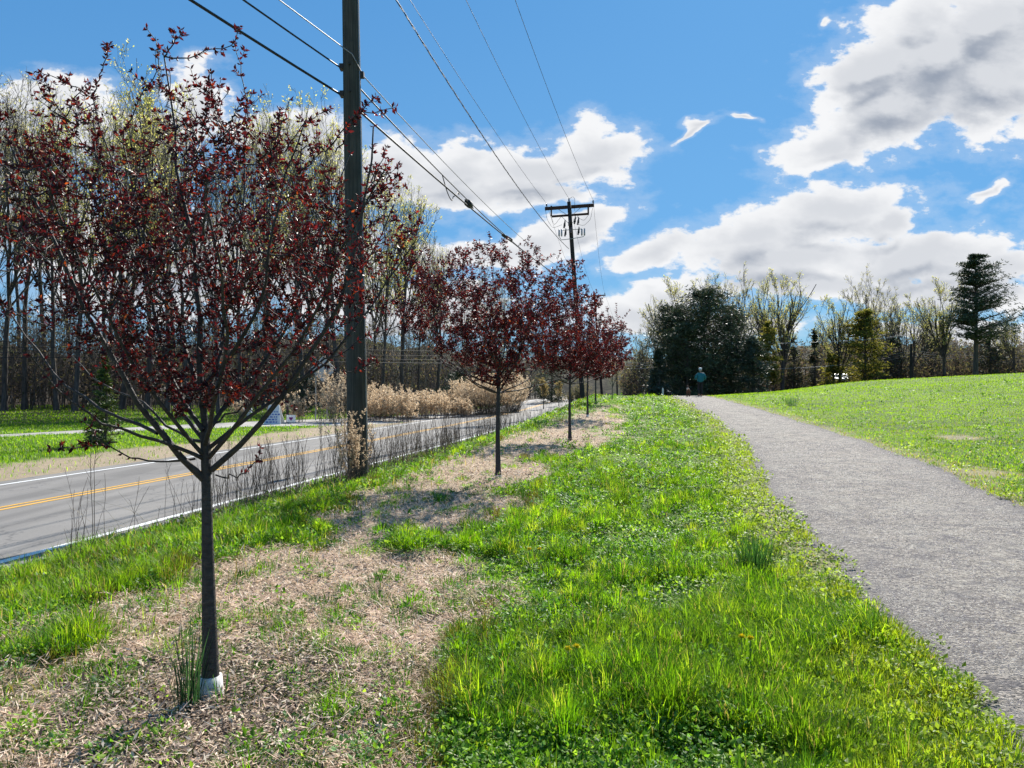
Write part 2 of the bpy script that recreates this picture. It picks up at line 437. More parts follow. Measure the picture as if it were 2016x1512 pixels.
def path_mat():
    m, T = new_mat('gravel_path')
    co = T.n('ShaderNodeTexCoord').outputs['Object']
    vo = T.n('ShaderNodeTexVoronoi', {'Vector': co, 'Scale': 60.0, 'Randomness': 1.0})
    spk = T.n('ShaderNodeSeparateColor', {0: vo.outputs['Color']}).outputs[0]
    n1 = T.noise(co, 30, 7, .72); n2 = T.noise(co, 1.3, 5, .6); n3 = T.noise(co, 5.5, 5, .65)
    c = T.mix(T.math('POWER', spk, 1.6), (.062, .054, .050), (.46, .405, .345))
    across = T.n('ShaderNodeAttribute', attribute_name='tint').outputs['Fac']
    n4 = T.noise(co, 2.6, 6, .65)
    c = T.mix(T.ramp(n1, .42, .7, 0, .5), c, (.37, .33, .285))
    wear = T.math('MULTIPLY', across, T.ramp(n4, .38, .62))
    c = T.mix(T.math('MULTIPLY', wear, .6), c, T.mix(spk, (.27, .235, .18), (.54, .48, .39)))
    c = T.mix(T.ramp(n3, .50, .62, 0, .6), c, (.085, .080, .092))
    c = T.mix(T.ramp(n2, .42, .66, 0, .35), c, (.33, .31, .27))
    sc = T.n('ShaderNodeMapping', {'Vector': co, 'Rotation': (0, 0, .35), 'Scale': (7, 15, 1)}).outputs[0]
    n5 = T.noise(sc, 1.0, 5, .7)
    c = T.mix(T.ramp(n5, .56, .66, 0, .65), c, (.060, .054, .062))
    c = T.mix(T.ramp(across, .0, .45, .45, 0), c, (.085, .078, .090))
    n6 = T.noise(co, 17.0, 6, .75)
    c = T.mix(T.ramp(n6, .50, .62, 0, .5), c, (.075, .068, .070))
    c = T.mix(T.ramp(n6, .48, .36, 0, .4), c, (.50, .46, .40))
    h = T.math('ADD', T.math('MULTIPLY', vo.outputs[0], -1.2), T.math('MULTIPLY', n1, 1.8))
    nb = T.n('ShaderNodeBump', {'Strength': 1.0, 'Distance': .015, 'Height': h}).outputs[0]
    return finish(m, T, T.n('ShaderNodeBsdfPrincipled', {'Base Color': c, 'Roughness': .85, 'Specular IOR Level': .25, 'Normal': nb}).outputs[0])
M['path'] = path_mat()
def road_mat(name, a, b, crack=True):
    m, T = new_mat(name)
    co = T.n('ShaderNodeTexCoord').outputs['Object']
    n1 = T.noise(co, 120, 4, .7); n2 = T.noise(co, .8, 5, .6)
    mp = T.n('ShaderNodeMapping', {'Vector': co, 'Rotation': (0, 0, -math.atan(-.185)), 'Scale': (2.2, .06, 1)}).outputs[0]
    n3 = T.noise(mp, 1.0, 4, .5)
    c = T.mix(T.ramp(n1, .3, .7), a, b)
    c = T.mix(T.ramp(n3, .42, .62, 0, .6), c, tuple(x * .70 for x in a))
    c = T.mix(T.ramp(n2, .45, .75, 0, .35), c, tuple(min(1, x * 1.2) for x in b))
    if crack:
        cr = T.n('ShaderNodeTexVoronoi', {'Vector': T.n('ShaderNodeVectorMath', {0: co, 1: T.noise(co, 1.5, 4, .6, out=1)}, operation='ADD').outputs[0], 'Scale': .42}, feature='DISTANCE_TO_EDGE').outputs[0]
        c = T.mix(T.ramp(cr, .0, .012, .55, 0), c, (.06, .06, .06))
    nb = T.n('ShaderNodeBump', {'Strength': .35, 'Distance': .004, 'Height': n1}).outputs[0]
    return finish(m, T, T.n('ShaderNodeBsdfPrincipled', {'Base Color': c, 'Roughness': .75, 'Specular IOR Level': .35, 'Normal': nb}).outputs[0])
M['road'] = road_mat('asphalt', (.145, .136, .126), (.235, .22, .20))
M['lane'] = road_mat('pale_lane', (.30, .28, .26), (.42, .40, .37), False)
def paint_mat(name, col):
    m, T = new_mat(name)
    co = T.n('ShaderNodeTexCoord').outputs['Object']
    n = T.noise(co, 25, 6, .7)
    c = T.mix(T.ramp(n, .50, .66, 0, .75), col, (.2, .195, .19))
    return finish(m, T, T.n('ShaderNodeBsdfPrincipled', {'Base Color': c, 'Roughness': .6}).outputs[0])
M['mark_w'] = paint_mat('road_paint_white', (.80, .80, .78))
M['mark_y'] = paint_mat('road_paint_yellow', (.72, .38, .03))

# ------------------------------------------------------------------ ground, path, road
def axis_nodes(a, b, fine0, fine1, step, grow):
    xs = list(np.arange(fine0, fine1, step))
    x, st = fine1, step
    while x < b: xs.append(x); st *= grow; x += st
    x, st, lo = fine0, step, []
    while x > a: st *= grow; x -= st; lo.append(x)
    return np.array(sorted(lo + xs))
def build_ground():
    gx = axis_nodes(-900, 900, -6.5, 7.5, .07, 1.035)
    gy = axis_nodes(-120, 1100, 1.2, 13, .07, 1.022)
    Xg, Yg = np.meshgrid(gx, gy)
    x, y = Xg.ravel(), Yg.ravel()
    z = terr(x, y)
    pi, ri = path_in(x, y), road_in(x, y)
    hard = np.maximum(sstep(0.0, 0.25, pi), sstep(0.0, .3, ri))
    sd_ = sdf(x, y, SIDE)
    hard = np.maximum(hard, sstep(0.05, .5, sd_))
    mu = mulch(x, y) * (1 - hard)
    near = 1 - sstep(30, 60, np.hypot(x, y))
    rel = (fbm(x * 1.1, y * 1.1, 21) - .5) * .14 + (fbm(x * 6, y * 6, 22, 3) - .5) * .05
    edge = sstep(-.9, -.1, np.maximum(np.maximum(pi, ri), sd_))
    z = z + rel * near * (1 - edge) + .015 * mu * near * (fbm(x * 14, y * 14, 2, 3) - .5) * 2
    z -= hard * np.clip(.03 + .002 * np.hypot(x, y), 0, .3)
    nxg = len(gx)
    i = np.arange(len(gy) - 1)[:, None] * nxg + np.arange(nxg - 1)[None, :]
    f = np.stack([i, i + 1, i + nxg + 1, i + nxg], -1).reshape(-1, 4)
    sh = shoulder(x, y)
    s = road_x(y) - x
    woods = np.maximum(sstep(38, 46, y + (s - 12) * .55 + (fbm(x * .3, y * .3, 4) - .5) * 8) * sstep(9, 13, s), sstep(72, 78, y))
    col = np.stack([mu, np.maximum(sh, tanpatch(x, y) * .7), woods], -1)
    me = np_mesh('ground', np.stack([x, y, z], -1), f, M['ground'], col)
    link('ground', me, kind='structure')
build_ground()

def sheet(name, left, right, ys, ncol, mat, dz, kind='structure', parent=None, **kw):
    """a sheet draped over the land between two edges x = left(y) and x = right(y)"""
    ys = np.asarray(ys, float)
    l, r = left(ys), right(ys)
    t = np.linspace(0, 1, ncol)
    x = l[:, None] * (1 - t) + r[:, None] * t
    y = np.repeat(ys[:, None], ncol, 1)
    z = terr(x, y) + dz
    i = np.arange(len(ys) - 1)[:, None] * ncol + np.arange(ncol - 1)[None, :]
    f = np.stack([i, i + 1, i + ncol + 1, i + ncol], -1).reshape(-1, 4)
    tt = np.repeat((1 - np.abs(2 * t - 1) ** 2.2)[None, :], len(ys), 0).ravel()
    me = np_mesh(name, np.stack([x.ravel(), y.ravel(), z.ravel()], -1), f, mat, np.stack([tt] * 3, -1))
    return link(name, me, parent, kind=kind, **kw)
ys_path = np.concatenate([np.arange(-25, 2, .5), np.arange(2, 25, .06), np.arange(25, 75, .3)])
sheet('path', lambda y: path_l(y), lambda y: path_r(y), ys_path, 26, M['path'], .006)
ys_road = np.concatenate([np.arange(-60, 2, 2.0), np.arange(2, 60, .5), np.arange(60, 160, 2)])
def rn(y, k): return .05 * (fbm(np.asarray(y) * 2.0, k + 0 * np.asarray(y), 77) - .5)
sheet('road', lambda y: road_x(y) - ROAD_W - .32 + 4 * rn(y, 1), lambda y: road_x(y) + .34 + 3 * rn(y, 4), ys_road, 14, M['road'], .010)
def stripe(name, off, w, mat):
    sheet(name, lambda y: road_x(y) - off - w / 2 + rn(y, off) * .2, lambda y: road_x(y) - off + w / 2 + rn(y, off + 3) * .2, ys_road, 2, mat, .015)
stripe('road_edge_line', 0.0, .12, M['mark_w'])
stripe('road_edge_line', ROAD_W - .25, .11, M['mark_w'])
stripe('road_centre_line', 3.08, .10, M['mark_y'])
stripe('road_centre_line', 3.30, .10, M['mark_y'])
def side_lane():
    n = 60
    t = np.linspace(0, 1, n)
    def along(Pl):
        d = np.concatenate([[0], np.cumsum(np.hypot(*np.diff(Pl, axis=0).T))]); d /= d[-1]
        return np.stack([np.interp(t, d, Pl[:, 0]), np.interp(t, d, Pl[:, 1])], -1)
    a, b = along(SIDE_A), along(SIDE_B)
    k = np.linspace(0, 1, 8)[None, :, None]
    p = a[:, None, :] * (1 - k) + b[:, None, :] * k
    x, y = p[..., 0].ravel(), p[..., 1].ravel()
    z = terr(x, y) + .006
    i = np.arange(n - 1)[:, None] * 8 + np.arange(7)[None, :]
    f = np.stack([i, i + 1, i + 9, i + 8], -1).reshape(-1, 4)
    link('side_lane', np_mesh('side_lane', np.stack([x, y, z], -1), f, M['lane']), kind='structure')
side_lane()

# distant wooded rise that closes the horizon
def build_hills():
    m, T = new_mat('far_woods')
    co = T.n('ShaderNodeTexCoord').outputs['Object']
    n = T.noise(T.n('ShaderNodeMapping', {'Vector': co, 'Scale': (1, 1, .5)}).outputs[0], .35, 6, .7)
    n2 = T.noise(co, .04, 3)
    c = T.mix(T.ramp(n, .35, .65), (.035, .034, .028), (.115, .098, .065))
    c = T.mix(T.ramp(n2, .5, .65, 0, .6), c, (.07, .095, .035))
    finish(m, T, T.n('ShaderNodeBsdfPrincipled', {'Base Color': c, 'Roughness': .95, 'Specular IOR Level': .05}).outputs[0])
    th = np.linspace(R(-75), R(75), 900); k = np.linspace(0, 1, 26)
    TH, K = np.meshgrid(th, k)
    r = 300 + 130 * K
    h = 5 + 26 * fbm(TH * 4 + 3, 0 * TH, 5) + 6 * (np.abs(TH) * 1.2)
    bump = (fbm(TH * 70, K * 9, 6, 4) - .5) * 7 + (fbm(TH * 260, K * 30, 7, 2) - .5) * 3
    z = -3 + (h + bump * sstep(0, .3, K)) * np.sin(np.clip(K * 1.9, 0, 1) * math.pi / 2)
    x, y = r * np.sin(TH), r * np.cos(TH)
    i = np.arange(25)[:, None] * 900 + np.arange(899)[None, :]
    f = np.stack([i, i + 1, i + 901, i + 900], -1).reshape(-1, 4)
    link('hills', np_mesh('hills', np.stack([x.ravel(), y.ravel(), z.ravel()], -1), f, m), kind='structure')
build_hills()

# ------------------------------------------------------------------ ground cover (uncountable)
def keep_clear(x, y):
    """outside every hard surface, give or take the ragged edge of the path"""
    return (path_in(x, y) < -.10 + .26 * fbm(x * 7, y * 7, 19, 2)) & (road_in(x, y) < -.06) & (sdf(x, y, SIDE) < .05)
def scatter(n, y0, y1, seed, margin=1.6, u0=-.74, u1=.74, p=1.0):
    if y0 < 4:                                   # carry the cover on towards and round the viewer's feet
        n = int(n * 1.30); y0, margin = 1.7, max(margin, 1.6)
    if u0 < -.5: u0 *= 1.18; n = int(n * 1.08)
    if u1 > .5: u1 *= 1.14; n = int(n * 1.06)
    """random ground points, denser near the viewer's side of the verge"""
    r = np.random.default_rng(seed)
    y = y0 * (y1 / y0) ** (r.random(n) ** p)
    x = (u0 + (u1 - u0) * r.random(n)) * y + (r.random(n) - .5) * 2 * margin
    return x, y, r
def frame_leaf(px, py, pz, L, W, az, lean, bend, droop=0.0, seg=2):
    """tapered blades: root, direction az, lean from the vertical, bend further over; returns verts, faces"""
    n = len(px)
    ca, sa = np.cos(az), np.sin(az)
    wx, wy = -sa * W / 2, ca * W / 2
    V_ = []
    hz = np.zeros(n); ho = np.zeros(n)
    ang = lean.copy()
    rows = [(hz.copy(), ho.copy())]
    for k in range(seg):
        hz = hz + np.cos(ang) * L / seg; ho = ho + np.sin(ang) * L / seg
        rows.append((hz, ho)); ang = ang + bend
    for k, (h, o) in enumerate(rows):
        cx, cy, cz = px + ca * o, py + sa * o, pz + h
        if k < seg:
            w = 1.0 if k else .75
            V_ += [np.stack([cx + wx * w, cy + wy * w, cz], -1), np.stack([cx - wx * w, cy - wy * w, cz], -1)]
        else: V_.append(np.stack([cx, cy, cz], -1))
    m = 2 * seg + 1
    Vv = np.stack(V_, 1).reshape(-1, 3)
    b = np.arange(n)[:, None] * m
    qs = [b + np.array([[2 * k, 2 * k + 2, 2 * k + 3, 2 * k + 1]]) for k in range(seg - 1)]
    tr = b + np.array([[2 * seg - 2, 2 * seg, 2 * seg - 1]])
    return Vv, qs, tr, m
GREENS = np.array([[.115, .255, .009], [.195, .365, .013], [.31, .465, .022], [.055, .145, .011], [.42, .53, .05]])
def pick(cols, r, n, w=None, jit=.18):
    c = np.asarray(cols)[r.choice(len(cols), n, p=w)]
    return np.clip(c * (1 + (r.random((n, 1)) - .5) * 2 * jit), 0, 1)
def gz(x, y):
    near = 1 - sstep(30, 60, np.hypot(x, y))
    edge = sstep(-.9, -.1, np.maximum(np.maximum(path_in(x, y), road_in(x, y)), sdf(x, y, SIDE)))
    return terr(x, y) + ((fbm(x * 1.1, y * 1.1, 21) - .5) * .14 + (fbm(x * 6, y * 6, 22, 3) - .5) * .05) * near * (1 - edge)

# tuft centres: position, radius, height, blade colour
def build_grass():
    # 1. lush tufted verge between the mulch and the path, and sparse tufts in the mulch
    cx, cy, r = scatter(16000, 3.0, 52, 101, 1.0, -.72, .72)
    m = mulch(cx, cy); dens = fbm(cx * .9, cy * .9, 41)
    s_road = road_x(cy) - cx
    keep = keep_clear(cx, cy) & (s_road < 1) & (cx < path_r(cy) + .0) & (r.random(len(cx)) < np.where(m > .5, .15, 1.0 * sstep(.40, .54, dens) + .05))
    cx, cy, m = cx[keep], cy[keep], m[keep]
    n = len(cx)
    big = r.random(n)
    rad = (.04 + .095 * big ** 2) * (1 + .02 * cy)
    pe = -path_in(cx, cy)
    hgt = (.055 + .125 * big ** 2) * (.40 + .60 * sstep(.15, 1.1, pe)) * np.where(m > .5, .6, 1)
    base = pick(GREENS, r, n, [.30, .30, .14, .20, .06])
    base = np.where((fbm(cx * .7, cy * .7, 47) > .55)[:, None] & (m < .5)[:, None], base * .6 + np.array([.17, .27, .02]) * .4, base)
    base = np.where((m > .5)[:, None], base * np.array([.62, .78, .9]), base)
    hgt = hgt * (.62 + .8 * fbm(cx * 1.3, cy * 1.3, 48))
    ye = (1 - sstep(.2, .9, pe)) * (r.random(n) < .7)
    base = base * (1 - .55 * ye[:, None]) + np.array([.38, .42, .03]) * .55 * ye[:, None]
    reddish = (m > .2) & (m < .8) & (r.random(n) < .5)
    base = np.where(reddish[:, None], np.array([.13, .12, .03]), base)
    per = np.clip((40 + 90 * big) * (1.0 - .55 * sstep(6, 25, cy)), 10, 135).astype(int)
    idx = np.repeat(np.arange(n), per); k = len(idx)
    a = r.random(k) * 2 * np.pi; q = np.sqrt(r.random(k))
    x = cx[idx] + np.cos(a) * q * rad[idx]; y = cy[idx] + np.sin(a) * q * rad[idx]
    L = hgt[idx] * (.55 + .6 * r.random(k)) * (1.25 - .5 * q)
    W = (.0024 + .0019 * r.random(k)) * (.75 + .085 * y)
    az = a + (r.random(k) - .5) * 1.6
    lean = .10 + .55 * q * r.random(k) + .1 * r.random(k)
    c = base[idx] * (1 + (r.random((k, 1)) - .5) * .6)
    mound = (.02 + .06 * big[idx]) * (1 - q ** 2) * np.where(m[idx] > .5, .4, 1)
    dry = r.random(k) < .06
    c[dry] = np.array([.36, .29, .14])
    X, Y, LL, WW, AZ, LE, BE, CC = [x], [y], [L], [W], [az], [lean], [.25 + .7 * r.random(k)], [c]
    MO = [mound]
    # 2. even short growth everywhere that is not hard or mulch
    for (nn, y0, y1, seed, h0, h1, rgt) in ((150000, 2.9, 60, 102, .02, .065, 0), (260000, 5, 64, 103, .03, .085, 1)):
        x, y, r = scatter(nn, y0, y1, seed, 1.2, -.74 if not rgt else .05, .74)
        s_road = road_x(y) - x
        m = mulch(x, y); tp = tanpatch(x, y)
        right = x > path_r(y)
        kp = keep_clear(x, y) & (s_road < .6) & (right if rgt else ~right) & (r.random(len(x)) < (1 - .93 * sstep(.25, .7, m)) * (1 - .8 * tp))
        x, y, tp = x[kp], y[kp], tp[kp]; k = len(x)
        hv = fbm(x * 1.7, y * 1.7, 55)
        if not rgt: hv = hv * (.45 + .9 * sstep(.35, .6, fbm(x * 3.5, y * 3.5, 56, 3)))
        X.append(x); Y.append(y)
        far = sstep(14, 40, y)
        LL.append((h0 + (h1 - h0) * r.random(k)) * (.55 + .9 * hv) * (1 + .25 * far))
        WW.append((.0032 + .002 * r.random(k)) * (.7 + .11 * y))
        AZ.append(r.random(k) * 6.283); LE.append(.1 + .7 * r.random(k)); BE.append(.2 + .6 * r.random(k))
        g = pick(GREENS, r, k, [.26, .36, .20, .12, .06], .22)
        smo = (sstep(12, 30, y) * .75)[:, None]
        g = g * (1 - smo) + np.array([.225, .375, .016]) * smo
        hv2 = fbm(x * .5, y * .5, 59)[:, None]
        g = g * (.72 + .55 * hv2)
        if rgt: g = g * np.array([1.12, 1.06, .9])
        MO.append(np.zeros(k))
        g = np.where((r.random(k) < .09 * (1 - far) + .5 * tp)[:, None], np.array([.40, .31, .15]) * (.7 + .5 * r.random((k, 1))), g)
        CC.append(g)
    # 3. coarse long grass drooping in the right middle of the verge
    for (px_, py_, R0, N, H) in ((1530, 1240, .55, 2300, .26), (1400, 1130, .35, 900, .19), (1640, 1250, .28, 1000, .20), (1330, 1090, .25, 700, .17), (1230, 1440, .16, 700, .15), (1310, 1340, .13, 500, .15), (960, 1330, .16, 900, .15), (1060, 1110, .18, 600, .14), (1230, 1025, .2, 700, .15), (1090, 1280, .14, 600, .14), (1180, 1200, .13, 500, .13), (1420, 1430, .14, 500, .13)):
        gx0, gy0 = G(px_, py_)
        q = np.sqrt(r.random(N)) * R0; a = r.random(N) * 6.283
        x = gx0 + q * np.cos(a) * 1.2; y = gy0 + q * np.sin(a)
        kp = keep_clear(x, y); x, y = x[kp], y[kp]; k = len(x)
        MO.append(np.zeros(k)); X.append(x); Y.append(y); LL.append(H * (.5 + .6 * r.random(k))); WW.append((.0042 + .003 * r.random(k)))
        AZ.append(r.normal(2.6, 1.0, k)); LE.append(.1 + .6 * r.random(k)); BE.append(.3 + .8 * r.random(k))
        CC.append(pick(GREENS, r, k, [.15, .35, .30, .08, .12], .28))
    X, Y, LL, WW, AZ, LE, BE = map(np.concatenate, (X, Y, LL, WW, AZ, LE, BE)); CC = np.concatenate(CC)
    v_, qs, tr, mm = frame_leaf(X, Y, gz(X, Y) - .005 + np.concatenate(MO), LL, WW, AZ, LE, BE)
    me = np_mesh('verge_grass', v_, qs + [tr], M['grass'], np.repeat(CC, mm, 0))
    link('verge_grass', me, kind='stuff', label='bright green tufted grass on the verge and field beside the gravel path', category='grass')
    # left side: rank bank of grass and weeds above the road, then the lawn over the road
    X, Y, LL, WW, AZ, LE, BE, CC = ([] for _ in range(8))
    x, y, r = scatter(150000, 3.2, 60, 104, .8, -.74, .25)
    s = road_x(y) - x
    m = mulch(x, y)
    kp = (s < -.30) & (s > -3.2) & (r.random(len(x)) < (1 - .9 * m)) & (fbm(x * 2, y * 2, 61) > .32)
    x, y = x[kp], y[kp]; k = len(x)
    f = fbm(x * 1.1, y * 1.1, 62)
    X.append(x); Y.append(y); LL.append((.06 + .16 * r.random(k)) * (.4 + f)); WW.append((.0035 + .003 * r.random(k)) * (.75 + .09 * y))
    AZ.append(r.random(k) * 6.283); LE.append(.05 + .5 * r.random(k)); BE.append(.2 + .6 * r.random(k))
    g = pick(GREENS, r, k, [.3, .25, .1, .3, .05], .25)
    g = np.where(((fbm(x * 1.3, y * 1.3, 63) > .55) & (r.random(k) < .7))[:, None], np.array([.17, .145, .035]), g)
    CC.append(np.where((r.random(k) < .14)[:, None], np.array([.40, .31, .18]), g))
    x, y, r = scatter(150000, 13, 62, 105, 1, -.80, .02)
    s = road_x(y) - x
    sh = shoulder(x, y)
    kp = (s > ROAD_W + .5) & keep_clear(x, y) & (r.random(len(x)) > sh * .93)
    x, y = x[kp], y[kp]; k = len(x)
    X.append(x); Y.append(y); LL.append(.06 + .09 * r.random(k)); WW.append((.003 + .002 * r.random(k)) * (.8 + .13 * y))
    AZ.append(r.random(k) * 6.283); LE.append(.1 + .6 * r.random(k)); BE.append(.2 + .5 * r.random(k))
    CC.append(pick(GREENS, r, k, [.3, .35, .15, .15, .05], .2) * (.7 + .6 * fbm(x * .3, y * .3, 64)[:, None]))
    X, Y, LL, WW, AZ, LE, BE = map(np.concatenate, (X, Y, LL, WW, AZ, LE, BE)); CC = np.concatenate(CC)
    v_, qs, tr, mm = frame_leaf(X, Y, gz(X, Y) - .005, LL, WW, AZ, LE, BE)
    link('roadside_grass', np_mesh('roadside_grass', v_, qs + [tr], M['grass'], np.repeat(CC, mm, 0)), kind='stuff',
         label='rough grass on the road bank and the lawn across the road', category='grass')
build_grass()

def diamonds(c, ax, side, L, W, fold=0.0):
    """flat or folded leaf: base, two sides, tip (two triangles)"""
    up = np.cross(ax, side)
    b = c; t = c + ax * L[:, None]; mid = c + ax * (L * .45)[:, None] + up * (fold * W)[:, None]
    l = mid + side * (W / 2)[:, None]; r_ = mid - side * (W / 2)[:, None]
    v_ = np.stack([b, l, t, r_], 1).reshape(-1, 3)
    i = np.arange(len(c))[:, None] * 4
    if np.all(fold == 0): return v_, [i + np.array([[0, 3, 2, 1]])], 4
    return v_, [i + np.array([[0, 2, 1]]), i + np.array([[0, 3, 2]])], 4
def unit(v_): return v_ / np.maximum(np.linalg.norm(v_, axis=-1, keepdims=True), 1e-9)
def build_weeds():
    # low broad-leaved plants: rosettes and cushions of small leaves
    cx, cy, r = scatter(18000, 3.0, 45, 201, .8, -.72, .72)
    s = road_x(cy) - cx
    m = mulch(cx, cy)
    f = fbm(cx * .8 + 9, cy * .8, 71)
    patch = sstep(.46, .60, f)
    bank = (s < -.35) & (s > -2.8)
    right = cx > path_r(cy)
    pr_ = np.where(right, .10, np.where(m > .5, .04, np.where(bank, .75, .42 + .9 * patch)))
    kp = keep_clear(cx, cy) & (s < .0) & (r.random(len(cx)) < pr_)
    cx, cy = cx[kp], cy[kp]
    ex = [G(*q) for q in [(250, 1480), (190, 1500), (330, 1475), (560, 1490), (740, 1500), (700, 1490), (130, 1470), (490, 1490), (40, 1450), (760, 1440), (1060, 1470), (1150, 1430), (900, 1450), (960, 1470), (1020, 1420)] for _ in range(6)]
    ex = np.array(ex) + r.normal(0, .05, (len(ex), 2))
    cx = np.concatenate([cx, ex[:, 0]]); cy = np.concatenate([cy, ex[:, 1]])
    n = len(cx)
    rad = (.05 + .07 * r.random(n)) * (1 + .03 * cy)
    per = np.clip(26 - .35 * cy, 9, 30).astype(int)
    idx = np.repeat(np.arange(n), per); k = len(idx)
    a = r.random(k) * 6.283; q = np.sqrt(r.random(k))
    x = cx[idx] + np.cos(a) * q * rad[idx]; y = cy[idx] + np.sin(a) * q * rad[idx]
    z = gz(x, y) + .02 + rad[idx] * .75 * (1 - q ** 2) * (.6 + .6 * r.random(k))
    el = .9 - .9 * q + r.normal(0, .35, k)
    aa = a + r.normal(0, .7, k)
    ax = unit(np.stack([np.cos(aa) * np.cos(el), np.sin(aa) * np.cos(el), np.sin(el)], -1))
    side = unit(np.cross(ax, np.array([0, 0, 1.0]) + r.normal(0, .35, (k, 3))))
    L = (.017 + .020 * r.random(k)) * (.75 + .075 * y); W = L * (.45 + .3 * r.random(k))
    v_, fs, mm = diamonds(np.stack([x, y, z], -1), ax, side, L, W, .22 * np.ones(k))
    base = pick([[.11, .25, .02], [.19, .35, .03], [.065, .16, .02], [.27, .42, .05], [.13, .27, .09]], r, n, [.3, .25, .2, .15, .1])
    ye = (1 - sstep(.3, 1.4, -path_in(cx, cy)))[:, None]
    base = base * (1 - .5 * ye) + np.array([.36, .42, .05]) * .5 * ye
    c = base[idx] * (1 + (r.random((k, 1)) - .5) * .5)
    link('low_weeds', np_mesh('low_weeds', v_, fs, M['weed'], np.repeat(c, mm, 0)), kind='stuff',
         label='low broad leaved weeds in patches among the verge grass', category='weeds')
build_weeds()

def build_litter():
    # straw, shredded bark and cut stems lying on the mulched strip
    x, y, r = scatter(300000, 2.9, 46, 301, .6, -.70, .25)
    m = mulch(x, y); s = road_x(y) - x
    near_tree = np.zeros(len(x))
    for (tx, ty) in TREE_AT: near_tree = np.maximum(near_tree, 1 - sstep(.5, 1.1, np.hypot(x - tx, y - ty) + (fbm(x * 3, y * 3, 5) - .5) * .7))
    kp = keep_clear(x, y) & (s < -.5) & (r.random(len(x)) < np.maximum(sstep(.2, .7, m), .05))
    x, y, near_tree = x[kp], y[kp], near_tree[kp]; k = len(x)
    chip = r.random(k) < .07 + .6 * near_tree
    g = .75 + .10 * y
    L = np.where(chip, .015 + .045 * r.random(k), .03 + .09 * r.random(k) ** 2) * (.8 + .03 * y)
    W = np.where(chip, .004 + .007 * r.random(k), .0020 + .0030 * r.random(k)) * g
    az = r.random(k) * 6.283; tilt = r.normal(.10, .30, k)
    ax = np.stack([np.cos(az) * np.cos(tilt), np.sin(az) * np.cos(tilt), np.sin(tilt)], -1)
    side = unit(np.cross(ax, np.array([0, 0, 1.0]) + r.normal(0, .35, (k, 3))))
    z = gz(x, y) + .008 + .045 * r.random(k) ** 2 + .05 * near_tree * r.random(k)
    v_, fs, mm = diamonds(np.stack([x, y, z], -1), ax, side, L, W * 1.3, 0.0)
    straw = pick([[.74, .56, .40], [.60, .43, .31], [.86, .73, .58], [.40, .26, .18], [.78, .55, .43]], r, k, [.3, .25, .15, .15, .15])
    bk = pick([[.07, .05, .04], [.20, .145, .11], [.46, .35, .26], [.66, .56, .44]], r, k, [.30, .27, .23, .20])  # dark bark chips; round the trunks they also put crown shade into the mulch
    c = np.where(chip[:, None], bk, straw)
    link('straw_litter', np_mesh('straw_litter', v_, fs, M['straw'], np.repeat(c, mm, 0)), kind='stuff',
         label='straw and shredded bark mulch strewn over the tree strip', category='mulch')
    # loose stones on the gravel path
    x, y, r = scatter(110000, 3.2, 20, 302, 0, .10, .74)
    kp = (path_in(x, y) > -.12 * r.random(len(x))) & (fbm(x * 2.5, y * 2.5, 14) > .35)
    x, y = x[kp], y[kp]; k = len(x)
    sz = (.0022 + .0048 * r.random(k) ** 2) * (.7 + .10 * y)
    o = np.array([[1, 0, 0], [-.5, .87, 0], [-.5, -.87, 0], [0, 0, .8]])
    rot = r.random(k) * 6.283
    ca, sa = np.cos(rot)[:, None], np.sin(rot)[:, None]
    ox = (o[None, :, 0] * ca - o[None, :, 1] * sa) * sz[:, None]; oy = (o[None, :, 0] * sa + o[None, :, 1] * ca) * sz[:, None]
    oz = o[None, :, 2] * sz[:, None]
    z = terr(x, y) + .006
    vv = np.stack([x[:, None] + ox, y[:, None] + oy, z[:, None] + oz], -1).reshape(-1, 3)
    i = np.arange(k)[:, None] * 4
    fs = np.concatenate([i + np.array([[0, 1, 3]]), i + np.array([[1, 2, 3]]), i + np.array([[2, 0, 3]])])
    c = pick([[.14, .13, .15], [.26, .25, .25], [.07, .066, .078], [.44, .42, .38]], r, k, [.35, .25, .27, .13])
    link('path_gravel', np_mesh('path_gravel', vv, fs, M['straw'], np.repeat(c, 4, 0), smooth=False), kind='stuff',
         label='loose grey stones lying on the gravel path', category='gravel')
TREE_AT = [G(415, 1382), G(981, 944), G(1122, 866), G(1157, 822), (4.15, 38.0)]
build_litter()

# ------------------------------------------------------------------ branching plants
def tubes(Pt, Rd, n=5):
    """N curved tapering tubes at once: Pt (N,K,3), Rd (N,K)"""
    N, K, _ = Pt.shape
    t = np.empty_like(Pt); t[:, 1:-1] = Pt[:, 2:] - Pt[:, :-2]; t[:, 0] = Pt[:, 1] - Pt[:, 0]; t[:, -1] = Pt[:, -1] - Pt[:, -2]
    t = unit(t)
    ref = np.where(np.abs(t[:, :1, 2:3]) > .8, np.array([1.0, .13, 0]), np.array([.1, .05, 1.0]))
    a = unit(np.cross(t, np.broadcast_to(ref, t.shape))); b = np.cross(t, a)
    ph = np.arange(n) / n * 2 * np.pi
    ring = Pt[:, :, None, :] + (a[:, :, None, :] * np.cos(ph)[None, None, :, None] + b[:, :, None, :] * np.sin(ph)[None, None, :, None]) * Rd[:, :, None, None]
    v_ = ring.reshape(-1, 3)
    base = (np.arange(N)[:, None, None] * K + np.arange(K - 1)[None, :, None]) * n
    k = np.arange(n)[None, None, :]; k2 = (k + 1) % n
    f = np.stack([base + k, base + k2, base + n + k2, base + n + k], -1).reshape(-1, 4)
    return v_, f
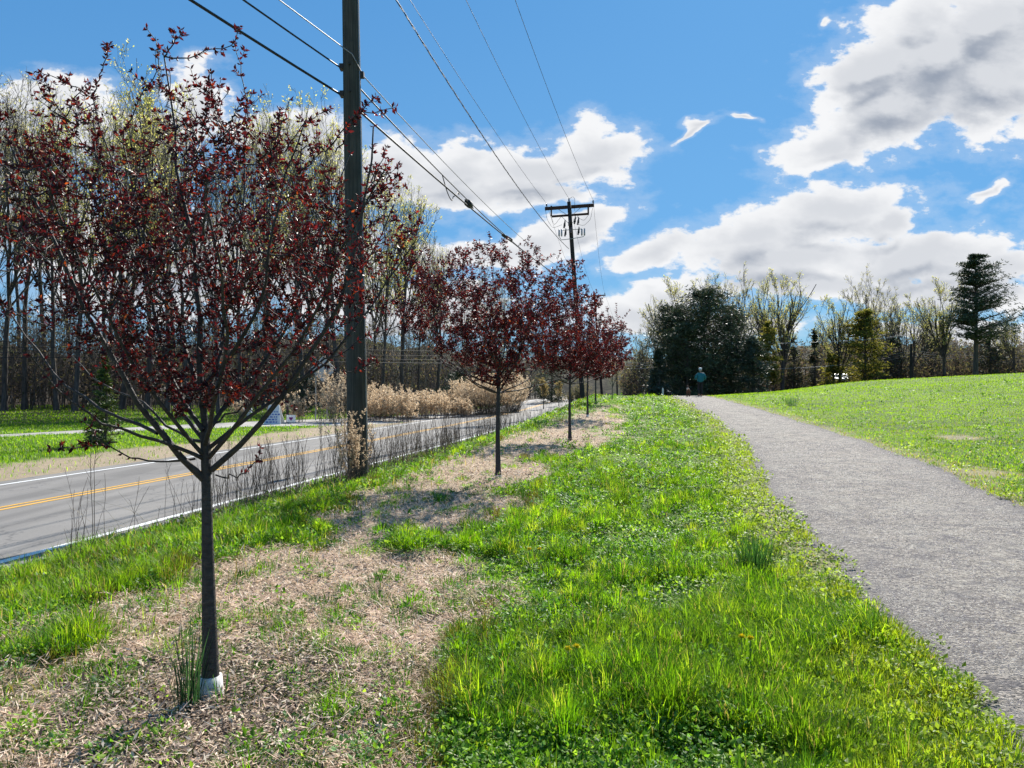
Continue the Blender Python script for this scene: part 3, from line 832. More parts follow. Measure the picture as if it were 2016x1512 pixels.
class Wood:
    def __init__(s): s.v = []; s.f = []; s.n = 0
    def add(s, Pt, Rd, n=5):
        v_, f = tubes(Pt, Rd, n); s.v.append(v_); s.f.append(f + s.n); s.n += len(v_)
    def mesh(s, name, mat): return np_mesh(name, np.concatenate(s.v), [np.concatenate(s.f)], mat)
def grow(start, d, L, r0, r1, K, r, wob=.15, trop=(0, 0, .1), tw=1.0):
    N = len(start); P_ = np.empty((N, K, 3)); P_[:, 0] = start; d = unit(d)
    st = (L / (K - 1))[:, None]
    for k in range(1, K):
        d = unit(d + r.normal(0, wob, (N, 3)) + np.asarray(trop) * tw)
        P_[:, k] = P_[:, k - 1] + d * st
    t = np.linspace(0, 1, K)[None, :]
    return P_, r0[:, None] * (1 - t) + r1[:, None] * t
def sprout(P_, Rd, n, r, t0, t1, ang, Lf, rf, K, wob=.15, trop=(0, 0, .1), Lmin=0, taper=.25, top_short=.5, up=None):
    """n children from every parent between t0 and t1 along it"""
    N, K0, _ = P_.shape
    idx = np.repeat(np.arange(N), n); m = len(idx)
    t = t0 + (t1 - t0) * r.random(m)
    k = np.clip((t * (K0 - 1)).astype(int), 0, K0 - 2); fr = t * (K0 - 1) - k
    a, b = P_[idx, k], P_[idx, k + 1]
    pos = a + (b - a) * fr[:, None]; tan = unit(b - a)
    perp = unit(np.cross(tan, r.normal(0, 1, (m, 3))))
    if up is not None: perp = unit(perp + np.array([0, 0, up]))
    an = ang[0] + (ang[1] - ang[0]) * r.random(m)
    d = tan * np.cos(an)[:, None] + perp * np.sin(an)[:, None]
    plen = np.linalg.norm(np.diff(P_, axis=1), axis=2).sum(1)[idx]
    L = np.maximum(plen * (Lf[0] + (Lf[1] - Lf[0]) * r.random(m)) * (1 - top_short * t), Lmin)
    rr = (Rd[idx, k] * (1 - fr) + Rd[idx, k + 1] * fr) * rf
    return grow(pos, d, L, rr, rr * taper, K, r, wob, trop)
def along(P_, n, r, t0=0.1, t1=1.0):
    N, K, _ = P_.shape
    t = t0 + (t1 - t0) * (np.arange(n)[None, :] + r.random((N, n))) / n
    k = np.clip((t * (K - 1)).astype(int), 0, K - 2); fr = (t * (K - 1) - k)[..., None]
    ii = np.arange(N)[:, None]
    a, b = P_[ii, k], P_[ii, k + 1]
    return (a + (b - a) * fr).reshape(-1, 3), unit(b - a).reshape(-1, 3)
def resample(pts, rad, K):
    pts = np.asarray(pts, float); 
    # Catmull-like smoothing through linear resample + relax
    d = np.concatenate([[0], np.cumsum(np.linalg.norm(np.diff(pts, axis=0), axis=1))]); d /= d[-1]
    t = np.linspace(0, 1, K)
    p = np.stack([np.interp(t, d, pts[:, i]) for i in range(3)], -1)
    p[1:-1] = (p[:-2] + 2 * p[1:-1] + p[2:]) / 4
    return p, rad[0] + (rad[1] - rad[0]) * t ** .8
def leaf_mesh(name, pos, tan, per, L, W, cols, w, r, mat, fwd=.5, fold=.25, spread=1.0, jit=.3, tilt=None):
    """rosettes: `per` leaves at every point"""
    k = len(pos) * per
    c = np.repeat(pos, per, 0); tn = np.repeat(tan, per, 0)
    rad = unit(np.cross(tn, r.normal(0, 1, (k, 3))))
    ax = unit(tn * fwd * (.4 + 1.2 * r.random((k, 1))) + rad * spread)
    side = unit(np.cross(ax, r.normal(0, 1, (k, 3))))
    LL = L[0] + (L[1] - L[0]) * r.random(k)
    v_, fs, mm = diamonds(c, ax, side, LL, LL * (W * (.8 + .4 * r.random(k))), fold * np.ones(k))
    cc = pick(cols, r, k, w, jit)
    return np_mesh(name, v_, fs, mat, np.repeat(cc, mm, 0))

def fill_crown(pts0, targets, start, r, K=7, lift=.25, wob=.012):
    """a twig to every target from the nearest wood already there"""
    pool = list(pts0); arr = np.array(pool); cap = len(arr); buf = np.empty((cap + len(targets) * 3 + 5, 3)); buf[:cap] = arr; n = cap
    order = np.argsort(np.linalg.norm(targets - start, axis=1)); out = []
    for t_ in targets[order]:
        d = buf[:n] - t_
        pen = np.where(d[:, 2] > 0, 2.2, .85)
        i = int(np.argmin((d[:, 0] ** 2 + d[:, 1] ** 2) + (d[:, 2] * pen) ** 2))
        a = buf[i].copy(); v_ = t_ - a; L = np.linalg.norm(v_)
        if L < .05: continue
        tt = np.linspace(0, 1, K)[:, None]
        hor = v_ * np.array([1, 1, .35])
        p = a + hor * tt * (1 - tt) * 1.0 + v_ * tt ** 1.0 * 1.0 - hor * tt * (1 - tt) * (1 - lift * 2)
        p[1:-1] += r.normal(0, wob, (K - 2, 3))
        out.append(p)
        for k in (2, 4, K - 1): buf[n] = p[k]; n += 1
    return np.array(out)
def ball(n, r, rh, rv, c, ry=None, low=.55):
    v_ = unit(r.normal(0, 1, (n, 3))) * (r.random((n, 1)) ** (1 / 2.4))
    v_[:, 2] = np.where(v_[:, 2] < 0, v_[:, 2] * 1.0, v_[:, 2])
    s_ = 1 - low * np.clip(-v_[:, 2:3], 0, 1)          # narrower towards the fork
    lump = .86 + .32 * vnoise(v_[:, 0] * 2.2 + 9, v_[:, 2] * 2.2 + v_[:, 1] * 2 + 5, 3)[:, None]
    return np.concatenate([v_[:, :1] * rh * s_, v_[:, 1:2] * (ry or rh) * s_, v_[:, 2:] * rv], 1) * lump + np.array(c)
PLUM = [[.060, .010, .014], [.095, .014, .016], [.035, .008, .012], [.20, .035, .018], [.14, .015, .022], [.30, .09, .02]]
PLUM_W = [.34, .18, .32, .05, .08, .03]
def plum_tree(name, label, limbs, base, trunk_pts, trunk_r, seed, nsec=9, nter=6, leafn=9, LS=(.017, .034), per=4, extra=(), band=.13, group='young red leaved plum trees along the verge', crown=None, tw=1.0):
    r = np.random.default_rng(seed)
    o = thing(name, label, 'tree', base, group)
    b = np.array(base)
    W_ = Wood(); T_ = Wood()
    tp, tr = resample(np.array(trunk_pts) - b, trunk_r, 14)
    tr = np.array(tr); tr[0] *= 1.42; tr[1] *= 1.12
    W_.add(tp[None], tr[None], 12)
    spawnP, spawnR = [], []
    K = 12
    for pts, r0, r1, lf in limbs:
        p, q = resample(np.array(pts) - b, (r0, r1), K)
        p[1:-1] += r.normal(0, .008, (K - 2, 3))
        W_.add(p[None], q[None], 8)
        spawnP.append(p); spawnR.append(q)
    Pm, Rm = np.array(spawnP), np.array(spawnR)
    nt, rh, rv, cc, ry = crown
    tg = ball(nt, r, rh, rv, np.array(cc) - b, ry)
    P2 = fill_crown(Pm[:, 2:].reshape(-1, 3), tg, np.array(trunk_pts[-1]) - b, r)
    R2 = np.linspace(1, .45, 7)[None, :] * (.0030 + .0024 * r.random((len(P2), 1))) * tw
    T_.add(P2, R2, 5)
    P3, R3 = sprout(P2, R2, nter, r, .12, .98, (.4, 1.1), (.35, .75), .6, 6, .12, (0, 0, .14), .07, .3, .3, up=.2)
    R3 = np.clip(R3, .0013, .004) * tw
    T_.add(P3, R3, 4)
    Psh, Rsh = sprout(P2, R2, 1, r, .3, 1.0, (.3, .8), (.12, .28), .4, 6, .10, (0, 0, .2), .12, .4, .2)
    T_.add(Psh, np.clip(Rsh, .0015, .004), 4)
    pos, tan = [], []
    def dress(PP, dens, t0=.12):
        if not len(PP): return
        ln = np.linalg.norm(np.diff(PP, axis=1), axis=2).sum(1)
        nn = max(2, int(np.mean(ln) * dens))
        a_, b_ = along(PP, nn, r, t0); pos.append(a_); tan.append(b_)
        pos.append(PP[:, -1]); tan.append(unit(PP[:, -1] - PP[:, -2]))
    dress(P3, leafn * 3.1); dress(P2, leafn * 2.2, .2); dress(Psh, leafn * 3.2)
    dress(Pm, leafn * .8, .45)
    for pts in extra:
        p, q = resample(np.array(pts) - b, (.0042, .0018), 12)
        p[1:-1] += r.normal(0, .005, (10, 3))
        T_.add(p[None], q[None], 5); dress(p[None], leafn * 4.2, .03)
        a2, b2 = sprout(p[None], q[None], 3, r, .3, .9, (.5, 1.0), (.08, .2), .6, 5, .1, (0, 0, .15), .05)
        T_.add(a2, np.maximum(b2, .0013), 4); dress(a2, leafn * 3.6)
    link('trunk', W_.mesh('trunk', M['plum_bark']), o)
    link('twigs', T_.mesh('twigs', M['plum_bark']), o)
    pos = np.concatenate(pos); tan = np.concatenate(tan)
    link('foliage', leaf_mesh('foliage', pos, tan, per, LS, .42, PLUM, PLUM_W, r, M['plum_leaf'], .55, .3), o)
    if band:
        m = MB(); k = int(3)
        dirn = Vector(tp[1] - tp[0]).normalized()
        m.tube([Vector(tp[0]) + dirn * (-.03), Vector(tp[0]) + dirn * band], [tr[0] * 1.02 + .001, tr[1] * 1.12 + .001], 14)
        m.build('painted_band', M['scuffed_white'], o, True)
    return o

# 1. the near tree: limbs traced where they stand, given their own depth
D1 = 3.82
def pl(pts, d0=D1, d1=D1):
    n = len(pts)
    return [tuple(P(x, y, d0 + (d1 - d0) * i / (n - 1))) for i, (x, y) in enumerate(pts)]
g1_ = G(415, 1382)
base1 = on(g1_[0], g1_[1], -.02)
d_ = base1.y
limbs1 = [
    (pl([(404, 946), (378, 915), (349, 881), (310, 853), (278, 810), (246, 746), (214, 706), (171, 599), (119, 500), (70, 400), (15, 270)], d_, d_ - .35), .019, .0035, 1),
    (pl([(310, 853), (286, 833), (222, 821), (159, 778), (99, 726), (40, 640), (-30, 560)], d_ - .05, d_ + .3), .010, .003, 1),
    (pl([(404, 905), (357, 881), (278, 861), (198, 829), (120, 770), (60, 700)], d_, d_ - .55), .011, .003, 1),
    (pl([(385, 903), (325, 909), (254, 901), (198, 869), (165, 830)], d_, d_ - .3), .006, .002, 1),
    (pl([(417, 925), (468, 877), (516, 833), (563, 770), (599, 710), (635, 659), (675, 579), (700, 480), (725, 380), (735, 250)], d_, d_ - .15), .017, .0035, 1),
    (pl([(563, 770), (620, 720), (680, 690), (740, 655), (790, 640)], d_, d_ + .25), .007, .002, 1),
    (pl([(409, 935), (403, 880), (401, 838), (399, 740), (393, 679), (391, 579), (375, 450), (352, 330), (340, 230), (323, 111)], d_, d_ + .1), .021, .0035, 1),
    (pl([(401, 758), (437, 714), (476, 671), (508, 619), (520, 540), (540, 420), (570, 320), (600, 240)], d_, d_ - .3), .012, .003, 1),
    (pl([(400, 848), (369, 813), (341, 778), (329, 722), (313, 639), (290, 520), (257, 417), (215, 305), (184, 194)], d_, d_ + .25), .013, .003, 1),
    (pl([(401, 800), (420, 740), (440, 640), (470, 520), (480, 400), (486, 208)], d_, d_ + .55), .012, .003, 1),
    (pl([(399, 780), (370, 700), (340, 600), (300, 480), (220, 330), (160, 288)], d_, d_ + .75), .012, .003, 1),
    (pl([(403, 860), (440, 800), (500, 740), (570, 640), (620, 500), (660, 380), (690, 300)], d_, d_ + .75), .013, .003, 1),
    (pl([(402, 880), (420, 800), (450, 690), (440, 560), (410, 420), (400, 300)], d_, d_ - .75), .013, .003, 1),
    (pl([(404, 900), (340, 830), (250, 700), (180, 560), (110, 430), (90, 330)], d_, d_ - .8), .012, .003, 1),
    (pl([(404, 870), (350, 800), (230, 680), (130, 560), (60, 480), (10, 430)], d_, d_ + .7), .012, .003, 1),
    (pl([(412, 900), (480, 820), (580, 700), (650, 560), (700, 430), (760, 330)], d_, d_ - .55), .012, .003, 1),
    (pl([(408, 885), (470, 830), (560, 780), (640, 720), (700, 640), (770, 540), (820, 470)], d_, d_ + .35), .011, .003, 1),
    (pl([(425, 935), (470, 940), (500, 915), (512, 880)], d_, d_ - .2), .0045, .002, 1),
    (pl([(404, 850), (450, 815), (520, 790), (570, 760)], d_, d_ + .2), .007, .002, 1),
    (pl([(404, 870), (350, 860), (290, 790), (200, 760), (140, 700)], d_, d_ + .5), .009, .0025, 1),
]
extra1 = [
    pl([(222, 330), (160, 288), (118, 222), (97, 180), (80, 142)], d_, d_), pl([(184, 194), (140, 165), (80, 142)], d_ + .2, d_), pl([(184, 194), (200, 140), (212, 90)], d_ + .2, d_ + .1),
    pl([(257, 340), (236, 264), (288, 174), (323, 111), (288, 55)], d_, d_), pl([(323, 111), (345, 85), (356, 58)], d_ + .1, d_), pl([(323, 111), (365, 115), (410, 100), (462, 88), (466, 55)], d_ + .1, d_ + .2),
    pl([(483, 312), (486, 208), (476, 139), (462, 85)], d_ + .3, d_ + .2), pl([(382, 300), (404, 230), (416, 142)], d_, d_), pl([(440, 300), (390, 230), (368, 162)], d_, d_), pl([(420, 270), (370, 215), (326, 180)], d_, d_ - .1),
    pl([(200, 290), (110, 285), (60, 270), (18, 258)], d_, d_ - .2), pl([(660, 300), (700, 230), (740, 190)], d_ - .1, d_ - .2), pl([(640, 300), (700, 225), (778, 212)], d_ - .1, d_ - .2), pl([(725, 380), (745, 330), (760, 290)], d_, d_),
    pl([(560, 300), (600, 240), (650, 215)], d_, d_), pl([(770, 540), (800, 470), (830, 432)], d_ + .2, d_ + .3), pl([(160, 420), (90, 340), (40, 320)], d_, d_), pl([(230, 870), (160, 880), (100, 884)], d_ - .1, d_ - .3),
    pl([(530, 330), (540, 250), (552, 215)], d_, d_), pl([(600, 700), (680, 735), (740, 715)], d_, d_), pl([(640, 660), (740, 610), (790, 580)], d_, d_), pl([(90, 600), (20, 620), (-40, 600)], d_, d_),
    pl([(680, 420), (740, 380), (790, 340)], d_, d_ + .1), pl([(120, 250), (150, 190), (170, 165)], d_, d_),
]
trunk1 = [tuple(base1)] + pl([(414, 1300), (411, 1180), (408, 1050), (407, 960), (404, 900), (402, 850)], d_, d_)
plum_tree('plum_tree', 'largest nearest red leaved plum tree with white painted trunk base in the straw mulch', limbs1, base1, trunk1, (.047, .020), 5,
          nter=3, leafn=7.0, per=4, extra=extra1, band=.15, crown=(500, 1.10, .80, tuple(P(372, 520, d_)), .95))

def auto_limbs(base, z0, rad, top, n, seed, d):
    """a vase of limbs rising from the fork"""
    r = np.random.default_rng(seed); out = []
    bx, by, bz = base
    for i in range(n):
        a = 2 * math.pi * (i * .382 + .06 * r.random()) ; q = (.35 + .65 * ((i * .618) % 1.0))
        h = top * (.62 + .38 * (1 - q)) * (.85 + .2 * r.random())
        zz = z0 * (1 + .10 * (i % 4) * (1 - .2 * q))
        e = (math.cos(a) * rad * q, math.sin(a) * rad * q)
        pts = [(bx, by, bz + zz)]
        for t in (.15, .35, .6, .8, 1.0):
            k = t ** .72
            pts.append((bx + e[0] * k + r.normal(0, .04), by + e[1] * k + r.normal(0, .04), bz + zz + (h - zz) * (t ** 1.15)))
        out.append((pts, .019 - .006 * q, .004, 1))
    return out
def row_tree(X, Y, rad, ztop, zf, seed, label, extra=(), n=15, **kw):
    gx_, gy_ = G(X, Y)
    b = on(gx_, gy_, -.02)
    H = ztop - b.z - .4
    limbs = auto_limbs(tuple(b), zf, rad, H, n, seed, gy_)
    trunk = [tuple(b), (b.x - .01, b.y, b.z + zf * .5), (b.x, b.y, b.z + zf), (b.x + .01, b.y, b.z + zf * 1.35)]
    c_ = kw.pop('crown'); cc = P(c_[0], c_[1], gy_)
    return plum_tree('plum_tree', label, limbs, b, trunk, (.046, .026), seed, extra=extra, crown=(c_[4], c_[2], c_[3], tuple(cc), None), **kw)
g2_ = G(981, 944); d2 = g2_[1]
ex2 = [pl(p, d2 + o, d2 + o) for p, o in [([(870, 560), (850, 520), (838, 490)], .2), ([(930, 560), (925, 510), (920, 478)], 0), ([(970, 560), (968, 500), (962, 458)], 0), ([(1000, 580), (1030, 530), (1042, 500)], .1),
       ([(1060, 600), (1080, 560), (1095, 535)], .3), ([(860, 600), (820, 560), (800, 540)], -.3), ([(850, 640), (800, 600), (785, 560)], .3), ([(1090, 640), (1130, 600), (1170, 590)], 0), ([(900, 560), (880, 500), (905, 490)], 0), ([(1010, 560), (1060, 520), (1090, 500)], .2)]]
row_tree(981, 944, 1.65, 3.75, 1.42, 21, 'second red leaved plum tree of the row, just right of the large utility pole', ex2, n=17, nter=3, leafn=7, per=4, LS=(.030, .050), band=.09, crown=(975, 625, 1.72, 1.12, 760))
g3_ = G(1122, 866); d3 = g3_[1]
ex3 = [pl(p, d3, d3) for p in [[(1090, 650), (1080, 610), (1075, 575)], [(1140, 650), (1150, 610), (1160, 585)], [(1180, 660), (1200, 625), (1195, 605)]]]
row_tree(1122, 866, 1.75, 3.75, 1.5, 22, 'third red leaved plum tree of the row in mulch darkened for crown shade', ex3, n=15, nter=3, leafn=4.5, per=4, LS=(.036, .062), band=0, tw=1.2, crown=(1118, 672, 1.65, 1.05, 520))
g4_ = G(1157, 822); d4 = g4_[1]
row_tree(1157, 822, 1.7, 4.2, 1.5, 23, 'fourth red leaved plum tree of the row, white at the foot of its trunk', [pl([(1185, 670), (1215, 640), (1240, 610)], d4, d4), pl([(1190, 680), (1215, 650), (1213, 598)], d4, d4)], n=13, nter=3, leafn=4, per=4, LS=(.045, .075), band=.12, tw=1.4, crown=(1166, 692, 1.6, 1.15, 300))
row_tree(1173, 796, 1.7, 4.4, 1.5, 24, 'fifth and farthest red leaved plum tree of the row', (), n=12, nter=3, leafn=3.5, per=4, LS=(.055, .09), band=0, tw=1.6, crown=(1180, 703, 1.6, 1.2, 240))

# young thin trees and saplings beyond the row
def sapling(X, Y, h, zf, rad, seed, label, cols, name='young_tree', dens=3.0, group=None, LS=(.05, .10), wr=.03, d=None):
    if d is None: gx_, gy_ = G(X, Y); b = on(gx_, gy_, -.02)
    else: b = on((X - HX) / FP * d, d, -.05)
    r = np.random.default_rng(seed)
    o = thing(name, label, 'tree', b, group)
    W_ = Wood()
    tp, tr = resample([(0, 0, 0), (.02, 0, zf), (.0, .0, h * .95)], (wr, .008), 10)
    W_.add(tp[None], tr[None], 7)
    P1, R1 = sprout(tp[None], tr[None], 26, r, zf / h * .9, .95, (.5, .9), (.28, .48), .5, 7, .08, (0, 0, .12), .3, .3, .5)
    k = rad / max(1e-3, np.abs(P1[:, :, :2]).max()); P1[:, :, :2] *= min(1.0, k) if k < 1 else 1
    W_.add(P1, np.maximum(R1, .004), 4)
    P2, R2 = sprout(P1, R1, 7, r, .15, 1, (.4, .9), (.25, .55), .6, 5, .1, (0, 0, .1), .1, .4, .3)
    T_ = Wood(); T_.add(P2, np.maximum(R2, .003), 3)
    link('trunk', W_.mesh('trunk', M['twig']), o); link('twigs', T_.mesh('twigs', M['twig']), o)
    a_, b_ = along(P2, max(2, int(dens)), r, .2)
    link('foliage', leaf_mesh('foliage', a_, b_, 3, LS, .5, cols, None, r, M['bud'], .6, .2), o)
    return o
TANL = [[.42, .33, .20], [.34, .25, .15], [.30, .24, .12]]
YG = [[.30, .30, .07], [.38, .34, .10], [.22, .24, .06]]
sapling(1205, 786, 3.0, .7, 1.1, 31, 'bare young tree with a short trunk and upswept branches behind the plum row', TANL, dens=1.0, LS=(.03, .06))
sapling(1222, 771, 3.6, .9, 1.0, 32, 'slim young tree with sparse yellow leaves near the crest of the verge', [[.40, .26, .06], [.34, .30, .08]], dens=2.5)
sapling(1070, 806, 2.2, .9, .75, 33, 'small tree with a round tan crown beside the far end of the road', TANL, dens=4.0, wr=.04)
sapling(1100, 800, 1.9, .6, .9, 34, 'low bushy tan tree right of the small round crowned one by the road', TANL, dens=3.0, wr=.035)

# ------------------------------------------------------------------ tall bare woodland trees
def forest_variant(seed, H=20.0, fork=.42, spread=.25, n1=30, nsub=(7, 6, 4), budc=YG, bud=2, ang=(.28, .60), crook=.05, LS=(.10, .22), trunk=.19, tr_exp=1.0, twr=.010):
    r = np.random.default_rng(seed)
    K = 14
    t = np.linspace(0, 1, K)
    pts = np.stack([np.cumsum(r.normal(0, crook, K)) * t * 1.6, np.cumsum(r.normal(0, crook, K)) * t * 1.6, t * H * .97], -1)
    rad = trunk * (1 - t) ** .8 + .02
    rad[0] *= 1.35
    W_ = Wood(); T_ = Wood()
    W_.add(pts[None], rad[None], 10)
    def lim(Rd, a, b): return np.clip(Rd, a, b)
    P1, R1 = sprout(pts[None], rad[None], n1, r, fork, .95, ang, (spread * 1.3, spread * 2.3), .55, 9, .07, (0, 0, .13), 1, .62, .25)
    W_.add(P1, lim(R1, .015, .13), 6)
    P2, R2 = sprout(P1, R1, nsub[0], r, .2, .97, (.35, .8), (.28, .6), .6, 7, .09, (0, 0, .16), .5, .4, .3)
    W_.add(P2, lim(R2, .012, .07), 4)
    P3, R3 = sprout(P2, R2, nsub[1], r, .15, 1, (.35, .85), (.3, .65), .6, 5, .12, (0, 0, .14), .35, .4, .4)
    T_.add(P3, lim(R3, twr, .02), 3)
    P4, R4 = sprout(P3, R3, nsub[2], r, .2, 1, (.35, .9), (.35, .8), .6, 4, .14, (0, 0, .1), .25, .3, .5)
    T_.add(P4, lim(R4, twr * .7, .012), 3)
    top = max(P3[..., 2].max(), P4[..., 2].max())
    H = float(np.percentile(P4[..., 2], 97 if H < 15 else 99.3))
    wm, tm = W_.mesh('trunk', M['forest_bark']), T_.mesh('twigs', M['twig'])
    fm = None
    if bud:
        a_, b_ = along(P4, bud, r, .3)
        fm = leaf_mesh('foliage', a_, b_, 1, LS, .5, budc, None, r, M['bud'], .6, .1, .8)
    return wm, tm, fm, H
BUDG = [[.62, .62, .22], [.74, .70, .34], [.50, .52, .16], [.70, .60, .30]]
BUDP = [[.52, .49, .36], [.44, .40, .29], [.55, .53, .32]]
FV = [forest_variant(41, fork=.32, n1=15, nsub=(6, 5, 4), budc=BUDG, bud=2, crook=.12), forest_variant(42, fork=.38, spread=.22, n1=14, nsub=(6, 5, 4), budc=BUDG, bud=2, crook=.12), forest_variant(43, fork=.36, n1=11, nsub=(6, 5, 3), budc=BUDP, bud=1, crook=.16),
      forest_variant(44, fork=.30, spread=.30, n1=12, nsub=(6, 5, 3), budc=BUDP, bud=1, crook=.14), forest_variant(45, fork=.45, spread=.21, n1=10, nsub=(6, 5, 3), budc=BUDP, bud=1, crook=.18, trunk=.17)]
def place_tree(var, X, d, top, seed, name, label, group, wscale=1.0, sink=.3):
    wm, tm, fm, H = var
    b = on((X - HX) / FP * d, d, -sink)
    h = EYE + (HY - top) / FP * d - b.z
    o = thing(name, label, 'tree', b, group, rz=(seed * 2.39996) % 6.283)
    k = h / H
    o.scale = (k * wscale, k * wscale, k)
    q_ = random.Random(seed * 7 + 1); o.rotation_euler = (R(q_.gauss(0, 2.2)), R(q_.gauss(0, 2.2)), (seed * 2.39996) % 6.283)
    link('trunk', wm, o); link('twigs', tm, o)
    if fm is not None: link('foliage', fm, o)
    return o
def ordinal(n):
    w = 'first second third fourth fifth sixth seventh eighth ninth tenth eleventh twelfth thirteenth fourteenth fifteenth sixteenth seventeenth eighteenth nineteenth twentieth'.split()
    if n <= 20: return w[n - 1]
    t_ = {2: 'twenty', 3: 'thirty', 4: 'forty', 5: 'fifty'}[n // 10]
    return t_ + ('-' + w[n % 10 - 1] if n % 10 else '')
def top_at(X): return float(np.interp(X, [-500, -150, 0, 60, 120, 180, 250, 320, 380, 430, 500, 600, 660, 740, 800, 860, 900, 960, 1000, 1060, 1100], [60, 90, 120, 170, 185, 200, 125, 150, 235, 230, 188, 185, 205, 335, 370, 430, 500, 520, 560, 600, 640]))
rr = random.Random(4)
front = [-420, -340, -270, -210, -150, -95, -45, 8, 48, 112, 147, 205, 240, 290, 330, 372, 430, 472, 520, 543, 600, 640, 668, 712, 752, 790, 824, 862, 905, 950, 1000, 1040]
for i, X in enumerate(front):
    d = float(np.interp(X, [-420, 0, 500, 800, 1000, 1040], [44, 50, 52, 60, 88, 100])) + rr.uniform(-3, 5)
    yg = X in (112, 147, 240, 290, 520, 600, 640, 752, 790, 712)
    var = FV[(0, 1)[i % 2]] if yg else FV[2 + i % 3]
    lab = ('tall tree misted with yellow green buds, ' if yg else 'tall leafless grey tree, ') + ordinal(i + 1) + ' from the left in the roadside wood'
    place_tree(var, X, d, top_at(X) + rr.uniform(-12, 45) * (0 if yg else 1), i + 3, 'woodland_tree', lab, 'front rank of the wood across the road', .85 + .3 * rr.random())
for i in range(26):
    X = -330 + i * 53 + rr.uniform(-14, 14)
    d = float(np.interp(X, [-420, 0, 500, 800, 1000, 1040], [62, 66, 68, 80, 110, 118])) + rr.uniform(-6, 16)
    place_tree(FV[i * 7 % 5], X, d, top_at(X) + rr.uniform(20, 120), i + 60, 'woodland_tree',
               'thin bare tree, ' + ordinal(i + 1) + ' from the left in the rear rank of the wood', 'rear rank of the wood across the road', 1.0)
# broad open crowned trees beyond the field
RV = [forest_variant(51, H=12, fork=.28, spread=.33, n1=19, nsub=(6, 5, 4), budc=BUDP, bud=2, ang=(.4, .8), crook=.09, LS=(.10, .2), trunk=.26, twr=.012),
      forest_variant(52, H=12, fork=.22, spread=.36, n1=17, nsub=(6, 6, 4), budc=BUDG, bud=2, ang=(.35, .75), crook=.09, LS=(.10, .2), trunk=.28, twr=.012),
      forest_variant(53, H=12, fork=.40, spread=.30, n1=16, nsub=(6, 5, 4), budc=BUDG, bud=1, ang=(.4, .9), crook=.10, LS=(.10, .2), trunk=.22, twr=.012)]
right_trees = [(1262, 92, 655, 0, 'low bare tree at the left edge of the dark evergreens'), (1335, 95, 562, 1, 'yellow tinged bare tree rising behind the dark evergreens'), (1300, 90, 600, 0, 'grey bare tree leaning out left of the dark evergreens'),
    (1418, 92, 545, 2, 'gaunt bare tree rising behind the right half of the dark evergreens'), (1452, 86, 548, 0, 'bare tree with forked limbs just right of the dark evergreens'), (1492, 90, 556, 1, 'narrow bare tree with a yellow haze of buds, second right of the evergreens'),
    (1540, 84, 548, 1, 'broad rounded bare tree, largest between the evergreens and the yellow green tree'), (1605, 100, 630, 2, 'small faint bare tree in the gap right of the broad rounded one'), (1655, 80, 590, 1, 'pale bare tree standing over the parked white car'),
    (1706, 96, 552, 0, 'tall bare tree with a fan shaped top behind the yellow green tree'), (1745, 92, 585, 0, 'bare tree with a leaning fork right of the yellow green tree'), (1772, 90, 590, 2, 'thin bare tree left of the wooden pole by the field'),
    (1802, 84, 588, 2, 'thick upright bare tree just right of the wooden pole by the field'), (1826, 98, 620, 0, 'small bare tree between the thick upright tree and the many stemmed one'), (1862, 78, 560, 1, 'many stemmed bare tree left of the tall dark pine'),
    (1958, 90, 640, 0, 'low crooked bare tree right of the tall dark pine'), (1996, 80, 628, 2, 'dark bare tree at the right end of the field'), (2060, 82, 600, 1, 'bare tree just past the right end of the field'), (2150, 84, 590, 0, 'second bare tree past the right end of the field')]
for i, (X, d, top, vi, lab) in enumerate(right_trees):
    place_tree(RV[vi], X, d, top, i + 11, 'bare_tree', lab, 'trees beyond the field', .75 + .3 * rr.random(), 1.0)

